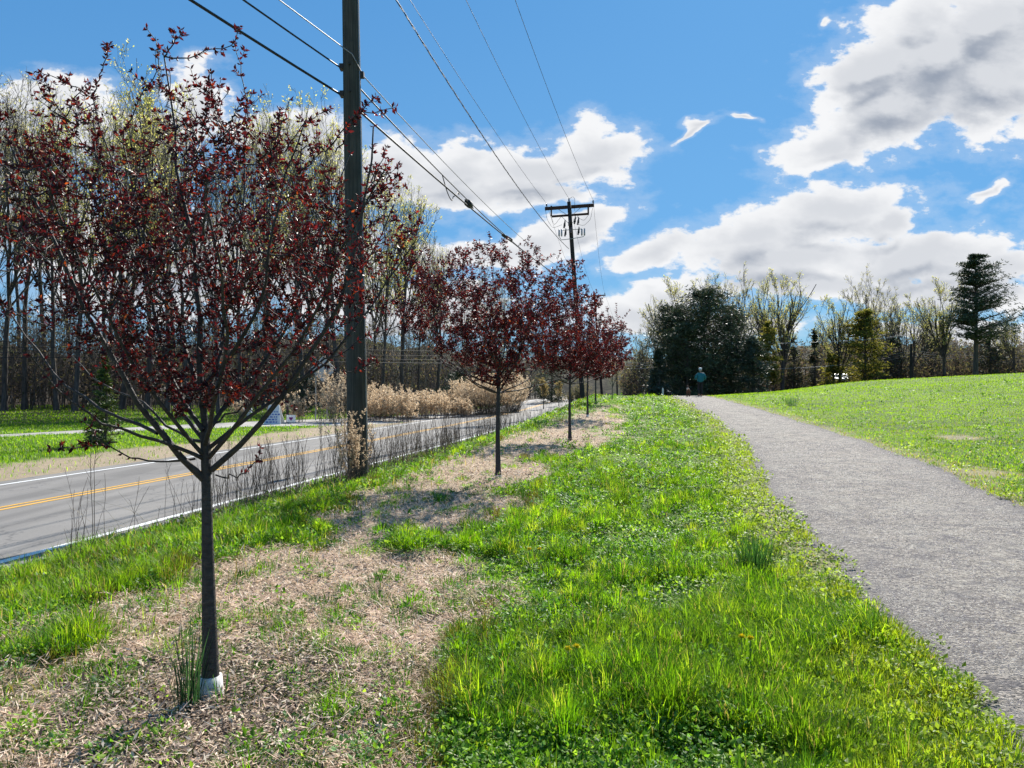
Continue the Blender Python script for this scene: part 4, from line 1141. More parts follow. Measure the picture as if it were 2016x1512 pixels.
# ------------------------------------------------------------------ evergreens
def evergreen(name, label, X, d, top, half, cols, seed, z_lo=.1, prof='round', n=90, clump=26, LS=(.22, .42), group=None, base_dz=-.4, wood='forest_bark', flat=.35, trunk=.18, W=.16, rise=(.1, .5), asym=0.0, cat='tree', mat='needle'):
    r = np.random.default_rng(seed)
    b = on((X - HX) / FP * d, d, base_dz)
    H = EYE + (HY - top) / FP * d - b.z
    Rm = half / FP * d
    o = thing(name, label, cat, b, group)
    W_ = Wood(); tp, tr = resample([(0, 0, 0), (.1, 0, H * .5), (0, 0, H * .96)], (trunk, .02), 10)
    W_.add(tp[None], tr[None], 8)
    h = z_lo + (1 - z_lo) * r.random(n) ** (.9)
    if prof == 'pine': h = z_lo + (1 - z_lo) * (np.floor(r.random(n) * 11) + .5 + r.normal(0, .13, n)) / 11
    if prof == 'cone': q = (1 - h) ** .8
    elif prof == 'round': q = np.sqrt(np.clip(1 - ((h - .42) / .60) ** 2, .02, 1))
    elif prof == 'pine': q = np.interp(h, [0, .34, .40, .52, .66, .8, .92, 1], [0, .55, .80, .95, .80, .62, .44, .10])
    a = r.random(n) * 6.283
    ln = Rm * q * (.55 + .5 * r.random(n))
    if asym: ln *= 1 + asym * np.cos(a)
    st = np.stack([0 * h, 0 * h, np.clip(h * H - ln * .25, .1, None)], -1)
    up = rise[0] + (rise[1] - rise[0]) * r.random(n)
    d0 = np.stack([np.cos(a), np.sin(a), up], -1)
    B, BR = grow(st, d0, ln, np.full(n, trunk * .3), np.full(n, .01), 7, r, .07, (0, 0, .03))
    W_.add(B, BR, 4)
    link('trunk', W_.mesh('trunk', M[wood]), o)
    pos, tan = along(B, clump, r, .30, 1.0)
    sc = np.repeat(ln, clump)[:, None] * .17
    pos = pos + r.normal(0, 1, pos.shape) * sc * np.array([1, 1, flat])
    link('foliage', leaf_mesh('foliage', pos, unit(tan * .5 + np.array([0, 0, .6])), 5, LS, W, cols, None, r, M[mat], .5, .1, 1.0), o)
    return o
DK = [[.030, .045, .020], [.050, .072, .030], [.105, .125, .065]]
DKB = [[.030, .048, .034], [.055, .075, .050], [.085, .105, .075]]
YGC = [[.17, .17, .03], [.26, .23, .05], [.07, .09, .02], [.34, .29, .08]]
gE = 'evergreen clump at the end of the path'
evergreen('evergreen_tree', 'largest dark round evergreen in the clump at the end of the path', 1385, 72, 572, 98, DK, 61, .03, n=230, clump=22, group=gE)
evergreen('evergreen_tree', 'dark evergreen forming the left shoulder of the clump at the end of the path', 1328, 74, 598, 76, DK, 62, .03, n=190, clump=20, group=gE)
evergreen('evergreen_tree', 'dark evergreen forming the right shoulder of the clump behind the walker', 1438, 74, 608, 70, DK, 63, .03, n=180, clump=20, group=gE)
evergreen('evergreen_tree', 'dark evergreen filling the middle of the clump behind the walker', 1352, 70, 640, 66, DK, 79, .02, n=130, clump=20, group=gE)
evergreen('evergreen_tree', 'greyer evergreen at the right foot of the clump behind the walker', 1482, 70, 668, 40, DKB, 64, .03, n=90, clump=18, group=gE)
evergreen('evergreen_tree', 'low grey green evergreen at the left foot of the clump by the path end', 1296, 68, 690, 34, DKB, 65, .02, 'cone', n=80, clump=18, group=gE)
evergreen('evergreen_tree', 'yellow green feathery tree with layered boughs beside the parked white car', 1702, 78, 612, 52, YGC, 66, .06, n=110, clump=20, flat=.22, LS=(.2, .4), W=.25, mat='bud')
evergreen('evergreen_tree', 'small yellow green tree right of the dark evergreen clump', 1510, 78, 634, 30, YGC, 67, .2, n=60, clump=18, W=.25, mat='bud')
evergreen('evergreen_tree', 'low yellow green shrub tree left of the parked white car', 1640, 80, 700, 26, YGC, 68, .1, n=40, clump=16, W=.25, mat='bud')
evergreen('evergreen_tree', 'small dark conifer in the middle of the line beyond the field', 1603, 88, 645, 20, DK, 69, .05, 'cone', n=60, clump=14)
evergreen('evergreen_tree', 'dark pointed conifer half hidden left of the broad bare tree', 1562, 88, 665, 30, DK, 70, .03, 'cone', n=60, clump=14)
evergreen('evergreen_tree', 'dark rounded conifer between the yellow green tree and the wooden pole', 1752, 88, 668, 34, DK, 71, .03, n=70, clump=14)
evergreen('evergreen_tree', 'dark low conifer left of the many stemmed bare tree', 1832, 90, 675, 30, DK, 72, .03, n=70, clump=14)
evergreen('pine_tree', 'tall dark pine with a bare trunk and wind swept tiers at the field edge', 1920, 74, 500, 84, DK, 73, .36, 'pine', n=120, clump=44, LS=(.20, .36), W=.18, flat=.13, trunk=.30, rise=(.12, .42), asym=.30, base_dz=-.5)
evergreen('evergreen_tree', 'dark low conifer right behind the trunk of the tall pine', 1948, 86, 655, 34, DK, 74, .03, n=70, clump=14)
evergreen('evergreen_tree', 'dark conifer with a yellow lit edge on the lawn across the road', 205, 24, 700, 48, [[.02, .05, .02], [.05, .09, .02], [.16, .20, .03]], 75, .02, 'cone', n=120, clump=26, LS=(.05, .11), W=.25, trunk=.06, base_dz=-.1)
evergreen('evergreen_tree', 'dark green shrub tree behind the tan brush across the road', 905, 64, 735, 50, [[.015, .035, .015], [.03, .06, .02]], 76, .0, n=90, clump=16, LS=(.15, .3), trunk=.1)
evergreen('evergreen_tree', 'small dark evergreen behind the little tan trees where the road disappears', 1085, 70, 700, 40, DK, 77, .0, n=80, clump=16, LS=(.18, .3), trunk=.1)
evergreen('evergreen_tree', 'low holly green shrub at the wood edge left of the big utility pole', 600, 52, 740, 34, [[.02, .04, .02], [.05, .08, .03]], 78, .0, n=70, clump=14, LS=(.12, .22), trunk=.08)

# ------------------------------------------------------------------ far woods: a mass of stems and brush nobody could count
def woods():
    r = np.random.default_rng(91)
    T_ = Wood(); leaves = []
    def band(n, x_of, h0, h1, seed):
        x, y = x_of(n)
        z = terr(x, y) - .3
        h = h0 + (h1 - h0) * r.random(n) ** 1.4
        P_, R_ = grow(np.stack([x, y, z], -1), np.stack([r.normal(0, .05, n), r.normal(0, .05, n), np.ones(n)], -1), h, .018 + .04 * r.random(n) ** 2, np.full(n, .010), 7, r, .11, (0, 0, .10))
        T_.add(P_, R_, 4)
        P2, R2 = sprout(P_, R_, 13, r, .12, 1, (.4, 1.2), (.2, .5), .5, 4, .1, (0, 0, .1), .3, .4, .6)
        T_.add(P2, np.maximum(R2, .010), 3)
        return P2
    def left(n):
        X = -480 + 1560 * r.random(n); base = np.interp(X, [-480, 0, 500, 800, 1000, 1100], [48, 54, 56, 64, 94, 110])
        d = base + 34 * r.random(n) ** 1.2
        return (X - HX) / FP * d, d
    def right(n):
        X = 1230 + 1100 * r.random(n); d = 84 + 26 * r.random(n)
        return (X - HX) / FP * d, d
    a = band(2300, left, 3.0, 10.5, 1); b = band(1900, right, 2.5, 7.5, 2)
    link('woods', T_.mesh('woods', M['twig']), kind='stuff', label='thicket of thin stems and bare brush filling the woods behind the front trees', category='woods')
    pa, ta = along(a, 2, r, .3); pb, tb = along(b, 2, r, .3)
    k = r.random(len(pa)) < .35
    pos = np.concatenate([pa[k], pb]); tan = np.concatenate([ta[k], tb])
    me = leaf_mesh('brush', pos, tan, 2, (.16, .34), .5, [[.10, .075, .05], [.15, .11, .06], [.08, .085, .035], [.19, .17, .06], [.06, .05, .04]], None, r, M['dry'], .5, .1)
    link('undergrowth', me, kind='stuff', label='brown and olive brush leaves in the undergrowth of the far woods', category='undergrowth')
woods()

# ------------------------------------------------------------------ tan brush across the road
TAN3 = [[.66, .52, .35], [.56, .43, .29], [.74, .62, .46], [.42, .31, .20]]
def bush(X, Y, d, half, top, seed, label, cols=TAN3, n=170, name='dry_bush', group='tan feathery bushes across the road', LS=(.05, .11), base=None, spiky=True):
    r = np.random.default_rng(seed)
    b = base if base is not None else on((X - HX) / FP * d, d, -.05)
    H = EYE + (HY - top) / FP * d - b.z; Rm = half / FP * d
    o = thing(name, label, 'bush', b, group)
    a = r.random(n) * 6.283; q = np.sqrt(r.random(n))
    st = np.stack([np.cos(a) * q * Rm * .35, np.sin(a) * q * Rm * .35, 0 * a], -1)
    tipr = Rm * q * (.75 + .4 * r.random(n)); hz = H * (.55 + .45 * np.sqrt(np.clip(1 - q ** 2 * .8, 0, 1))) * (.75 + .3 * r.random(n))
    d0 = np.stack([np.cos(a) * tipr * .8, np.sin(a) * tipr * .8, hz], -1)
    if spiky:
        st = np.stack([np.cos(a) * q * Rm * .95, np.sin(a) * q * Rm * .6, 0 * a], -1); hz = H * (.50 + .58 * r.random(n)) * (1 - .25 * q ** 3)
        d0 = np.stack([r.normal(0, .14, n) * hz, r.normal(0, .14, n) * hz, hz], -1)
    P1, R1 = grow(st, d0, np.linalg.norm(d0, axis=1), np.full(n, .007), np.full(n, .003), 7, r, .09)
    P2, R2 = sprout(P1, R1, 6, r, .3, 1, (.3, .8), (.15, .35), .6, 4, .12, (0, 0, .1), .08, .3, .5)
    T_ = Wood(); T_.add(P1, R1, 3); T_.add(P2, np.maximum(R2, .003), 3)
    link('stems', T_.mesh('stems', M['twig']), o)
    p_, t_ = along(P2, 5, r, .2)
    link('plumes', leaf_mesh('plumes', p_, t_, 3, LS, .35, cols, None, r, M['dry'], .7, .1, .8), o)
    return o
bush(962, 806, 49, 74, 745, 1, 'widest domed tan feathery bush across the road, behind the second plum trunk', n=320, spiky=False)
bush(1010, 800, 53, 38, 738, 2, 'taller tan bush at the right shoulder of the widest domed one', n=150, spiky=False)
bush(842, 810, 45, 48, 770, 3, 'low tan bush left of the widest domed one across the road', n=180)
bush(770, 812, 42, 50, 768, 4, 'ragged tan bush just right of the big utility pole across the road', n=200)
bush(735, 815, 44, 34, 758, 5, 'tan bush partly hidden by the big utility pole', n=110)
bush(682, 822, 40, 36, 745, 6, 'grey tan bush left of the big utility pole, right of the diamond sign', n=140, cols=[[.34, .29, .22], [.42, .35, .26], [.28, .24, .19]])
bush(648, 828, 41, 22, 715, 7, 'tall wispy tan plant growing up in front of the diamond sign', n=45, cols=TAN3)
bush(545, 828, 44, 20, 780, 8, 'small tan weed clump behind the tall white sandwich board', n=30)
bush(472, 832, 42, 16, 785, 9, 'small pale weed clump left of the mailbox', n=24)
bush(585, 838, 40, 20, 772, 10, 'small tan weed clump behind the little yard sign', n=40)
for i_, (X_, d_b, hw, tp_, lb) in enumerate([(800, 46, 46, 776, 'tan bush between the ragged one and the low one across the road'), (875, 50, 44, 772, 'tan bush filling the gap before the widest domed one'), (745, 47, 40, 764, 'tan bush behind the ragged one by the big utility pole'),
        (925, 51, 50, 752, 'tan bush merging into the left flank of the widest domed one'), (985, 52, 44, 742, 'tan bush merging into the right flank of the widest domed one')]):
    bush(X_, 808, d_b, hw, tp_, 30 + i_, lb, n=200)
bush(905, 808, 46, 30, 782, 11, 'lowest tan bush in the dip left of the widest domed one', n=80)
bush(1138, 790, 58, 26, 752, 12, 'brown scrub bush where the road goes out of sight', cols=[[.24, .19, .12], [.18, .15, .09], [.22, .22, .09]], n=90)

# ------------------------------------------------------------------ utility poles and wires
def catenary(a, b, sag, n=26):
    a, b = Vector(a), Vector(b)
    return [a.lerp(b, i / n) - Vector((0, 0, 4 * sag * (i / n) * (1 - i / n))) for i in range(n + 1)]
def insulator(base, up=(0, 0, 1), s=1.0):
    m = MB(); m.lathe(base, up, [(0, .018 * s), (.05 * s, .018 * s), (.055 * s, .055 * s), (.085 * s, .05 * s), (.09 * s, .03 * s), (.12 * s, .055 * s), (.15 * s, .045 * s), (.155 * s, .025 * s), (.19 * s, .04 * s), (.22 * s, .02 * s)], 10)
    return m
POLE_D1, POLE_D2, POLE_D3, POLE_D4 = 13.2, 47.0, 88.0, 130.0
ROWDIR = Vector((.20, 1, 0)).normalized(); ARMDIR = Vector((1, -.12, 0)).normalized()
def pole(label, base, top, r0, r1, mat, arms, depth=.5, group='wooden power poles along the road'):
    base, top = Vector(base), Vector(top)
    o = thing('utility_pole', label, 'utility pole', base, group)
    m = MB(); n = 14
    pts = [Vector((0, 0, -depth))] + [(top - base) * (i / n) for i in range(n + 1)]
    rd = [r0 * 1.02] + [r0 + (r1 - r0) * i / n for i in range(n + 1)]
    m.tube(pts, rd, 20); m.build('shaft', M[mat], o, True)
    ends = []
    ax = (top - base).normalized()
    for (dz, half, tilt, rot, ins, th) in arms:
        c = (top - base) - ax * dz
        d = (Matrix.Rotation(rot, 3, 'Z') @ ARMDIR); d = (d + Vector((0, 0, tilt))).normalized()
        f = d.cross(Vector((0, 0, 1))).normalized()
        off = f * -(r1 + .055)
        R3 = Matrix((d, -f, d.cross(-f))).transposed()
        m = MB(); m.box(c + off, (2 * half, .095, th), R3); arm = m.build('crossarm', M['arm_wood'], o, bevel=.006)
        for s_ in (-1, 1):
            m = MB(); p0 = c + off * 1.35 + d * (half * .45 * s_) - Vector((0, 0, th * .4)); p1 = c - ax * .62 + off * .8
            m.tube([p0, p1], .014, 6); m.build('brace', M['galv'], o)
        for t_ in ins:
            b = c + off + d * (half * t_) + Vector((0, 0, th / 2))
            ii = insulator(b); ii.build('insulator', M['ceramic'], o, True)
            ends.append(base + b + Vector((0, 0, .22)))
    return o, ends
b1 = on(-2.62, POLE_D1, -.05)
t1 = Vector((b1.x - .20, POLE_D1, 12.4))
o1, e1 = pole('thick weathered grey utility pole standing in dry weeds at the road bank', b1, t1, .178, .125, 'pole_wood', [(.35, 1.5, 0, 0, (-.95, .95), .12)])
m = insulator(t1 - b1 + Vector((0, 0, 0))); m.build('insulator', M['ceramic'], o1, True); mid1 = t1 + Vector((0, 0, .2))
# clamps and a pale rim conduit on the first pole
def at1(z, side=-1, out=0.0):
    k = (z - b1.z) / (t1.z - b1.z); c = b1.lerp(t1, k); r_ = .178 + (.125 - .178) * k
    return c + Vector((side * (r_ + out), 0, 0))
for z in (6.62, 7.08):
    m = MB(); c = at1(z, -1, .02) - b1; m.box(c, (.07, .14, .09)); m.box(c + Vector((.16, -.16, 0)), (.03, .04, .03)); m.build('cable_clamp', M['dark'], o1, bevel=.006)
m = MB(); c = at1(6.95, 1, .02) - b1; m.box(c, (.08, .1, .1)); m.build('cable_clamp', M['dark'], o1, bevel=.006)
m = MB(); m.tube([at1(.4 + i * .6, .93, .0) - b1 + Vector((0, -.05, 0)) for i in range(19)], .012, 6); m.build('rim_conduit', M['galv'], o1)  # pale conduit line that also stands in for the sunlit edge

b2 = on(4.30, POLE_D2, -.05); t2 = Vector((3.46, POLE_D2, 12.95))
o2, e2 = pole('leaning dark pole with two crossarms and fuse cutouts, beyond the plum trees', b2, t2, .15, .115, 'pole_wood_dark',
              [(.28, 1.50, .045, 0, (-.93, .96), .20), (.78, 1.12, .045, 0, (), .12)])
ax2 = (t2 - b2).normalized()
m = insulator(t2 - b2); m.build('insulator', M['ceramic'], o2, True); mid2 = t2 + Vector((0, 0, .2))
for dx in (-1.12, 1.12):
    c = t2 - b2 - ax2 * .55 + Vector((dx, -.15, .045 * dx)); m = MB(); m.box(c, (.09, .12, .62)); m.build('arm_spacer', M['arm_wood'], o2)
for k, (dx, dz) in enumerate([(-.42, 1.45), (-.12, 1.30), (.22, 1.20), (.42, 1.25), (-.40, 1.95), (-.02, 1.75), (.40, 1.85)]):
    c = t2 - b2 - ax2 * dz + Vector((dx, -.28, 0))
    m = MB(); m.lathe(c - Vector((0, 0, .22)), (.12, 0, 1), [(0, .03), (.04, .065), (.08, .035), (.12, .07), (.16, .035), (.20, .07), (.24, .035), (.28, .06), (.34, .03), (.5, .022)], 8)
    m.box(c + Vector((.07, 0, .05)), (.05, .05, .34)); m.build('fuse_cutout', M['ceramic'] if k % 2 else M['dark'], o2, True)
for dx in (-.75, -.60, .62, .78):
    c = t2 - b2 - ax2 * 1.95 + Vector((dx, -.3, .04 * dx)); m = MB(); m.lathe(c - Vector((0, 0, .2)), (0, 0, 1), [(0, .03), (.05, .05), (.2, .05), (.4, .045), (.45, .02)], 8); m.build('surge_arrester', M['galv'], o2, True)
m = MB(); c = t2 - b2 - ax2 * 2.30
m.tube([c + Vector((-.75, -.3, .1)), c + Vector((-.65, -.3, -.08)), c + Vector((0, -.25, 0)), c + Vector((.7, -.3, .12)), c + Vector((.78, -.3, .3))], .022, 6)
m.tube([c + Vector((-.55, -.3, .5)), c + Vector((.6, -.3, .58))], .02, 6); m.build('equipment_bracket', M['galv'], o2)
for k, pts in enumerate([[(-1.45, -.1, -.4), (-1.35, -.2, -1.1), (-1.0, -.2, -1.65), (-.45, -.25, -1.45)], [(1.42, -.1, -.4), (1.3, -.2, -1.1), (.9, -.2, -1.5), (.4, -.25, -1.4)], [(-1.1, -.1, -.9), (-.9, -.2, -1.5), (-.5, -.2, -.95), (-.2, -.2, -.9)], [(0, -.1, .15), (.25, -.1, .3), (.35, -.15, .1), (.32, -.2, -.6)], [(1.2, -.1, -.8), (.9, -.2, -1.2), (.5, -.2, -1.0)]]):
    p_ = [t2 - b2 + Vector(q) for q in pts]; q = []
    for i in range(len(p_) - 1):
        for j in range(4): q.append(p_[i].lerp(p_[i + 1], j / 4))
    q.append(p_[-1]); q = [q[0]] + [(q[i - 1] + q[i] * 2 + q[i + 1]) / 4 for i in range(1, len(q) - 1)] + [q[-1]]
    m = MB(); m.tube(q, .010, 5); m.build('jumper_wire', M['cable'], o2)
b3 = on(10.25, POLE_D3, -.05); t3 = Vector(P(1170, 578, POLE_D3))
o3, e3 = pole('distant pole with a level crossarm above a slanting one, beyond the leaning pole', b3, t3, .15, .11, 'pole_wood_dark', [(.25, 1.25, .06, 0, (-.93, .93), .13), (1.15, .95, .16, .5, (), .12), (1.35, .95, .16, .5, (), .12)])
m = insulator(t3 - b3); m.build('insulator', M['ceramic'], o3, True); mid3 = t3 + Vector((0, 0, .2))
t4 = Vector(P(1213, 660, POLE_D4)); b4 = on(t4.x + .2, POLE_D4, -.3)
o4, e4 = pole('farthest small pole with one crossarm in front of the woods', b4, t4, .15, .11, 'pole_wood_dark', [(.3, 1.2, 0, 0, (-.93, .93), .13)])
mid4 = t4 + Vector((0, 0, .2))
P0 = Vector((-14.2, -21, 0))
def wire(name, label, pts_list, rad, mat='cable', sags=None, cat='power line', group='overhead lines along the road'):
    pts = []
    for i in range(len(pts_list) - 1):
        seg = catenary(pts_list[i], pts_list[i + 1], sags[i])
        pts += seg if i == 0 else seg[1:]
    m = MB(); b = Vector(pts[0])
    m.tube([p - b for p in pts], rad, 6)
    o = m.build(name, M[mat], None, True, label=label, cat=cat, group=group)
    o.location = b
    return o
S4 = [.7, .75, .9, .8]
z0 = 13.0
wire('power_line', 'left upper wire ending at the left tip of the leaning pole crossarm', [P0 + Vector((-1.4, 0, z0)), e1[0], e2[0], e3[0], e4[0]], .008, sags=[.7, .35, .9, .6])
wire('power_line', 'middle upper wire passing over the top of the leaning pole', [P0 + Vector((0, 0, z0)), mid1, mid2, mid3, mid4], .008, sags=[.7, .45, .9, .6])
wire('power_line', 'rightmost upper wire, ending at the right tip of the leaning pole crossarm', [P0 + Vector((1.4, 0, z0)), e1[1], e2[1], e3[1], e4[1]], .008, sags=[.7, .45, .9, .6])
def twisted(name, label, pa, pb, sag, turns, rad, core):
    pts = catenary(pa, pb, sag, 120); b = Vector(pts[0]); m = MB()
    for ph in (0, 2.09, 4.19):
        q = []
        for i, p in enumerate(pts):
            a = turns * 2 * math.pi * i / 120 + ph; q.append(p - b + Vector((math.cos(a), 0, math.sin(a))) * core)
        m.tube(q, rad, 5)
    o = m.build(name, M['cable'], None, True, label=label, cat='power line', group='overhead lines along the road'); o.location = b; return o
a1 = at1(9.85, -1, .05)
twisted('power_line', 'twisted service cable left of the upper wires, running to the leaning pole shaft', a1, P(1120, 490, POLE_D2 - .2), .55, 14, .007, .013)
# telephone and cable television bundle lower down
c2a, c2b, c2c = P(1131, 564, POLE_D2 - .2), P(1128, 556, POLE_D2 - .2), P(1126, 539, POLE_D2 - .2)
c3 = P(1176, 632, POLE_D3 - .2); c3b = c3 + Vector((0, 0, .5)); c3c = c3 + Vector((0, 0, 1.1))
wire('telephone_cable', 'lowest thick black telephone cable crossing the utility pole', [P0 + Vector((0, 0, 7.1)), at1(6.62, -1, .05), c2a, c3], .020, sags=[.45, .25, .9], cat='telephone cable')
wire('telephone_cable', 'middle telephone cable clamped to the left side of the utility pole', [P0 + Vector((0, 0, 7.7)), at1(7.08, -1, .05), c2b, c3b], .014, sags=[.45, .55, .9], cat='telephone cable')
k1 = b1.lerp(t1, (7.1 - b1.z) / (t1.z - b1.z)) + Vector((.05, -.19, .12))
wire('telephone_cable', 'thin pale strand passing in front of the utility pole to its right side', [P0 + Vector((.1, 0, 7.95)), k1, at1(6.93, 1, .05), c2c, c3c], .009, 'alu', sags=[.45, 0, .45, .9], cat='telephone cable')
# splice hardware on the bundle
def on_cat(a, b, sag, t): return Vector(a).lerp(Vector(b), t) - Vector((0, 0, 4 * sag * t * (1 - t)))
def t_for(a, b, sag, X):
    ts = np.linspace(0, 1, 400)
    best = min(ts, key=lambda t: abs((lambda p: HX + FP * p.x / p.y)(on_cat(a, b, sag, t)) - X)); return best
A_, B_ = at1(7.08, -1, .05), c2b
p = on_cat(A_, B_, .55, t_for(A_, B_, .55, 923)); dirw = (on_cat(A_, B_, .55, .5) - on_cat(A_, B_, .55, .45)).normalized()
m = MB(); m.tube([-dirw * .18, -dirw * .15, dirw * .15, dirw * .18], [.04, .10, .10, .04], 12); m.tube([-dirw * .4 + Vector((0, 0, .03)), Vector((.0, 0, .02)), dirw * .5 + Vector((0, 0, -.02))], .022, 6)
o = m.build('splice_case', M['dark'], None, True, label='round black splice case hanging on the telephone cables', cat='splice case'); o.location = p - Vector((0, 0, .08))
p = on_cat(A_, B_, .55, t_for(A_, B_, .55, 870)); p2 = on_cat(A_, B_, .55, t_for(A_, B_, .55, 905))
m = MB(); L_ = (p2 - p)
m.tube([L_ * t + Vector((0, 0, -.42 * math.sin(math.pi * t) + (.12 if .55 < t < .9 else 0))) for t in np.linspace(0, 1, 16)], .013, 6)
o = m.build('cable_loop', M['cable'], None, True, label='small drip loop hanging under the telephone cables before the splice case', cat='cable loop'); o.location = p
A2, B2 = at1(6.62, -1, .05), c2a
for X, lab in ((998, 'larger flat black snowshoe loop clipped to the lowest telephone cable'), (1108, 'smaller flat black snowshoe loop near the leaning pole')):
    t_ = t_for(A2, B2, .25, X); p = on_cat(A2, B2, .25, t_); dw = (on_cat(A2, B2, .25, t_ + .01) - on_cat(A2, B2, .25, t_ - .01)).normalized()
    sd_ = dw.cross(Vector((0, 0, 1))).normalized(); m = MB(); q = []
    for i in range(25):
        a = 2 * math.pi * i / 24; q.append(dw * (.55 * math.cos(a)) + sd_ * (.14 * math.sin(a)) + Vector((0, 0, .02 - .05 * math.sin(a))))
    m.tube(q, .026, 6, caps=False); m.tube([dw * -.8, dw * .8], .03, 6)
    o = m.build('snowshoe_loop', M['dark'], None, True, label=lab, cat='cable loop'); o.location = p
# lines along the side lane, in front of the wood
def pole_at(X, Y, d, h, label, r_=.13, arms=(), mat='pole_wood'):
    b = on((X - HX) / FP * d, d, -.05); return pole(label, b, b + Vector((.05, 0, h)), r_, r_ * .75, mat, arms, group=None)
for k, (ya, yb, yc, rd) in enumerate([(640, 672, 690, .012), (652, 683, 699, .012), (664, 692, 706, .014), (676, 700, 712, .018)]):
    wire('power_line', ['top', 'second', 'third', 'bottom'][k] + ' of four black wires strung low across the front of the roadside wood', [P(-420, ya + 20, 38), P(330, yb, 43), P(1080, yc, 62)], rd, sags=[.15, .25], group='wires in front of the roadside wood')
pR, _ = pole_at(1793, 745, 84, 5.0, 'pale slim wooden pole standing at the far edge of the field', .16)
zb = float(pR.location.z)
for k in range(4):
    a = P(1793, 690 + 4.5 * k, 84); b_ = P(1560, 728 + 3.5 * k, 88); c_ = P(2200, 700 + 4.5 * k, 88)
    wire('power_line', ['top', 'second', 'third', 'lowest'][k] + ' of the four wires fanning from the slim wooden pole by the field', [b_, a, c_], .014, 'alu' if k < 3 else 'cable', sags=[.3, .5], group='wires at the far edge of the field')
wire('power_line', 'pale wire sagging in front of the conifers left of the yellow green tree', [P(1490, 676, 78), P(1700, 669, 76), P(1880, 640, 80)], .020, 'alu', sags=[.1, .2], group='wires at the far edge of the field')
wire('power_line', 'lower pale wire at knee height of the broad bare tree', [P(1480, 728, 78), P(1650, 719, 76)], .016, 'alu', sags=[.06], group='wires at the far edge of the field')
for k in range(3):
    wire('power_line', ['upper', 'middle', 'lower'][k] + ' pale wire beside the left foot of the dark evergreens', [P(1195, 700 + 8 * k, 110), P(1300, 712 + 4 * k, 72)], .016, 'alu', sags=[.5], group='wires beside the evergreens')

# ------------------------------------------------------------------ signs, mailbox, posts
def post_mesh(h, w=.06, t=.04):
    m = MB(); m.box((0, 0, h / 2 - .15), (w, t, h + .3)); return m
dS = 42.0
bs = on((634 - HX) / FP * dS, dS)
o = thing('road_sign', 'blank grey back of a diamond road sign on two thin posts', 'road sign', bs)
side = 33 / FP * dS / 1.414 * 1.414 * .72
cz = (P(636, 727, dS) - bs)
m = MB(); k = 26 / FP * dS
m.prism([cz + Vector((0, 0, k)), cz + Vector((k, 0, 0)), cz + Vector((0, 0, -k)), cz + Vector((-k, 0, 0))], (0, .012, 0)); m.build('sign_panel', M['sign_back'], o)
for dx, top in ((-.33, .55), (.28, .62)):
    m = MB(); m.box((dx, -.05, (cz.z + top) / 2), (.06, .05, cz.z + top)); m.build('post', M['galv'], o)
def text_mesh(txt, size, mat, parent, loc, name='lettering', rot=(R(90), 0, 0)):
    cu_ = bpy.data.curves.new(name, 'FONT'); cu_.body = txt; cu_.size = size; cu_.align_x = 'CENTER'; cu_.align_y = 'CENTER'; cu_.extrude = .002
    o_ = bpy.data.objects.new(name, cu_); COL.objects.link(o_); o_.parent = parent; o_.location = loc; o_.rotation_euler = rot; cu_.materials.append(mat); return o_
M['blue'] = plain('blue_ink', (.10, .16, .42), .6); M['purple'] = plain('purple_ink', (.32, .06, .30), .6); M['red'] = plain('dark_red_paint', (.22, .03, .04), .5)
M['board'] = plain('weathered_white_board', (.62, .63, .62), .6, var=.12, scale=6)
dm = 42.0; bm_ = on((487 - HX) / FP * dm, dm)
o = thing('mailbox', 'white roadside mailbox with dark red bands on a pale post', 'mailbox', bm_)
h = P(487, 808, dm).z - bm_.z; m = MB()
prof = [(-.11, -.12), (.11, -.12), (.11, .02)] + [(.11 * math.cos(a), .02 + .11 * math.sin(a)) for a in np.linspace(0, math.pi, 9)[1:-1]] + [(-.11, .02)]
m.prism([Vector((-.26, y, h + z)) for y, z in prof], (.50, 0, 0)); m.build('box', M['white_paint'], o)
for z in (.03, -.06):
    m = MB(); m.box((-.02, -.113, h + z), (.44, .008, .035)); m.build('band', M['red'], o)
m = MB(); m.box((0.05, 0, h / 2 - .1), (.16, .12, h)); m.build('post', M['board'], o, bevel=.01)
ds = 38.0; bs2 = on((540 - HX) / FP * ds, ds)
o = thing('sandwich_board', 'tall white sandwich board with faint blue writing beside the mailbox', 'sign board', bs2)
hb = P(540, 797, ds).z - bs2.z; w0, w1 = 34 / FP * ds * .5, 20 / FP * ds * .5
for s_ in (-1, 1):
    m = MB(); m.prism([Vector((-w0, s_ * .32, 0)), Vector((w0, s_ * .32, 0)), Vector((w1, s_ * .03, hb)), Vector((-w1, s_ * .03, hb))], (0, .03 * s_, 0)); m.build('panel', M['board'], o)
for i in range(5):
    zz = hb * (.12 + .13 * i); yy = -.35 + .29 * (zz / hb) - .012; m = MB(); rr2 = random.Random(i)
    x0 = -w0 * .75
    while x0 < w0 * .6:
        ww = rr2.uniform(.05, .14); m.box((x0 + ww / 2, yy, zz), (ww, .006, .07)); x0 += ww + .05
    m.build('writing', M['blue'], o)
dy_ = 38.5; by = on((573 - HX) / FP * dy_, dy_)
o = thing('yard_sign', 'little white yard sign printed with a purple mark, right of the sandwich board', 'yard sign', by)
zc = P(573, 824, dy_).z - by.z; m = MB(); m.box((0, 0, zc), (.44, .012, .36)); m.build('panel', M['white_paint'], o)
m = MB()
for (x_, z_, w_, h_) in ((-.055, .03, .09, .07), (.055, .03, .09, .07), (0, 0, .14, .06), (0, -.045, .09, .05), (0, -.08, .04, .03)): m.box((x_, -.012, zc + z_), (w_, .008, h_))
m.build('emblem', M['purple'], o)
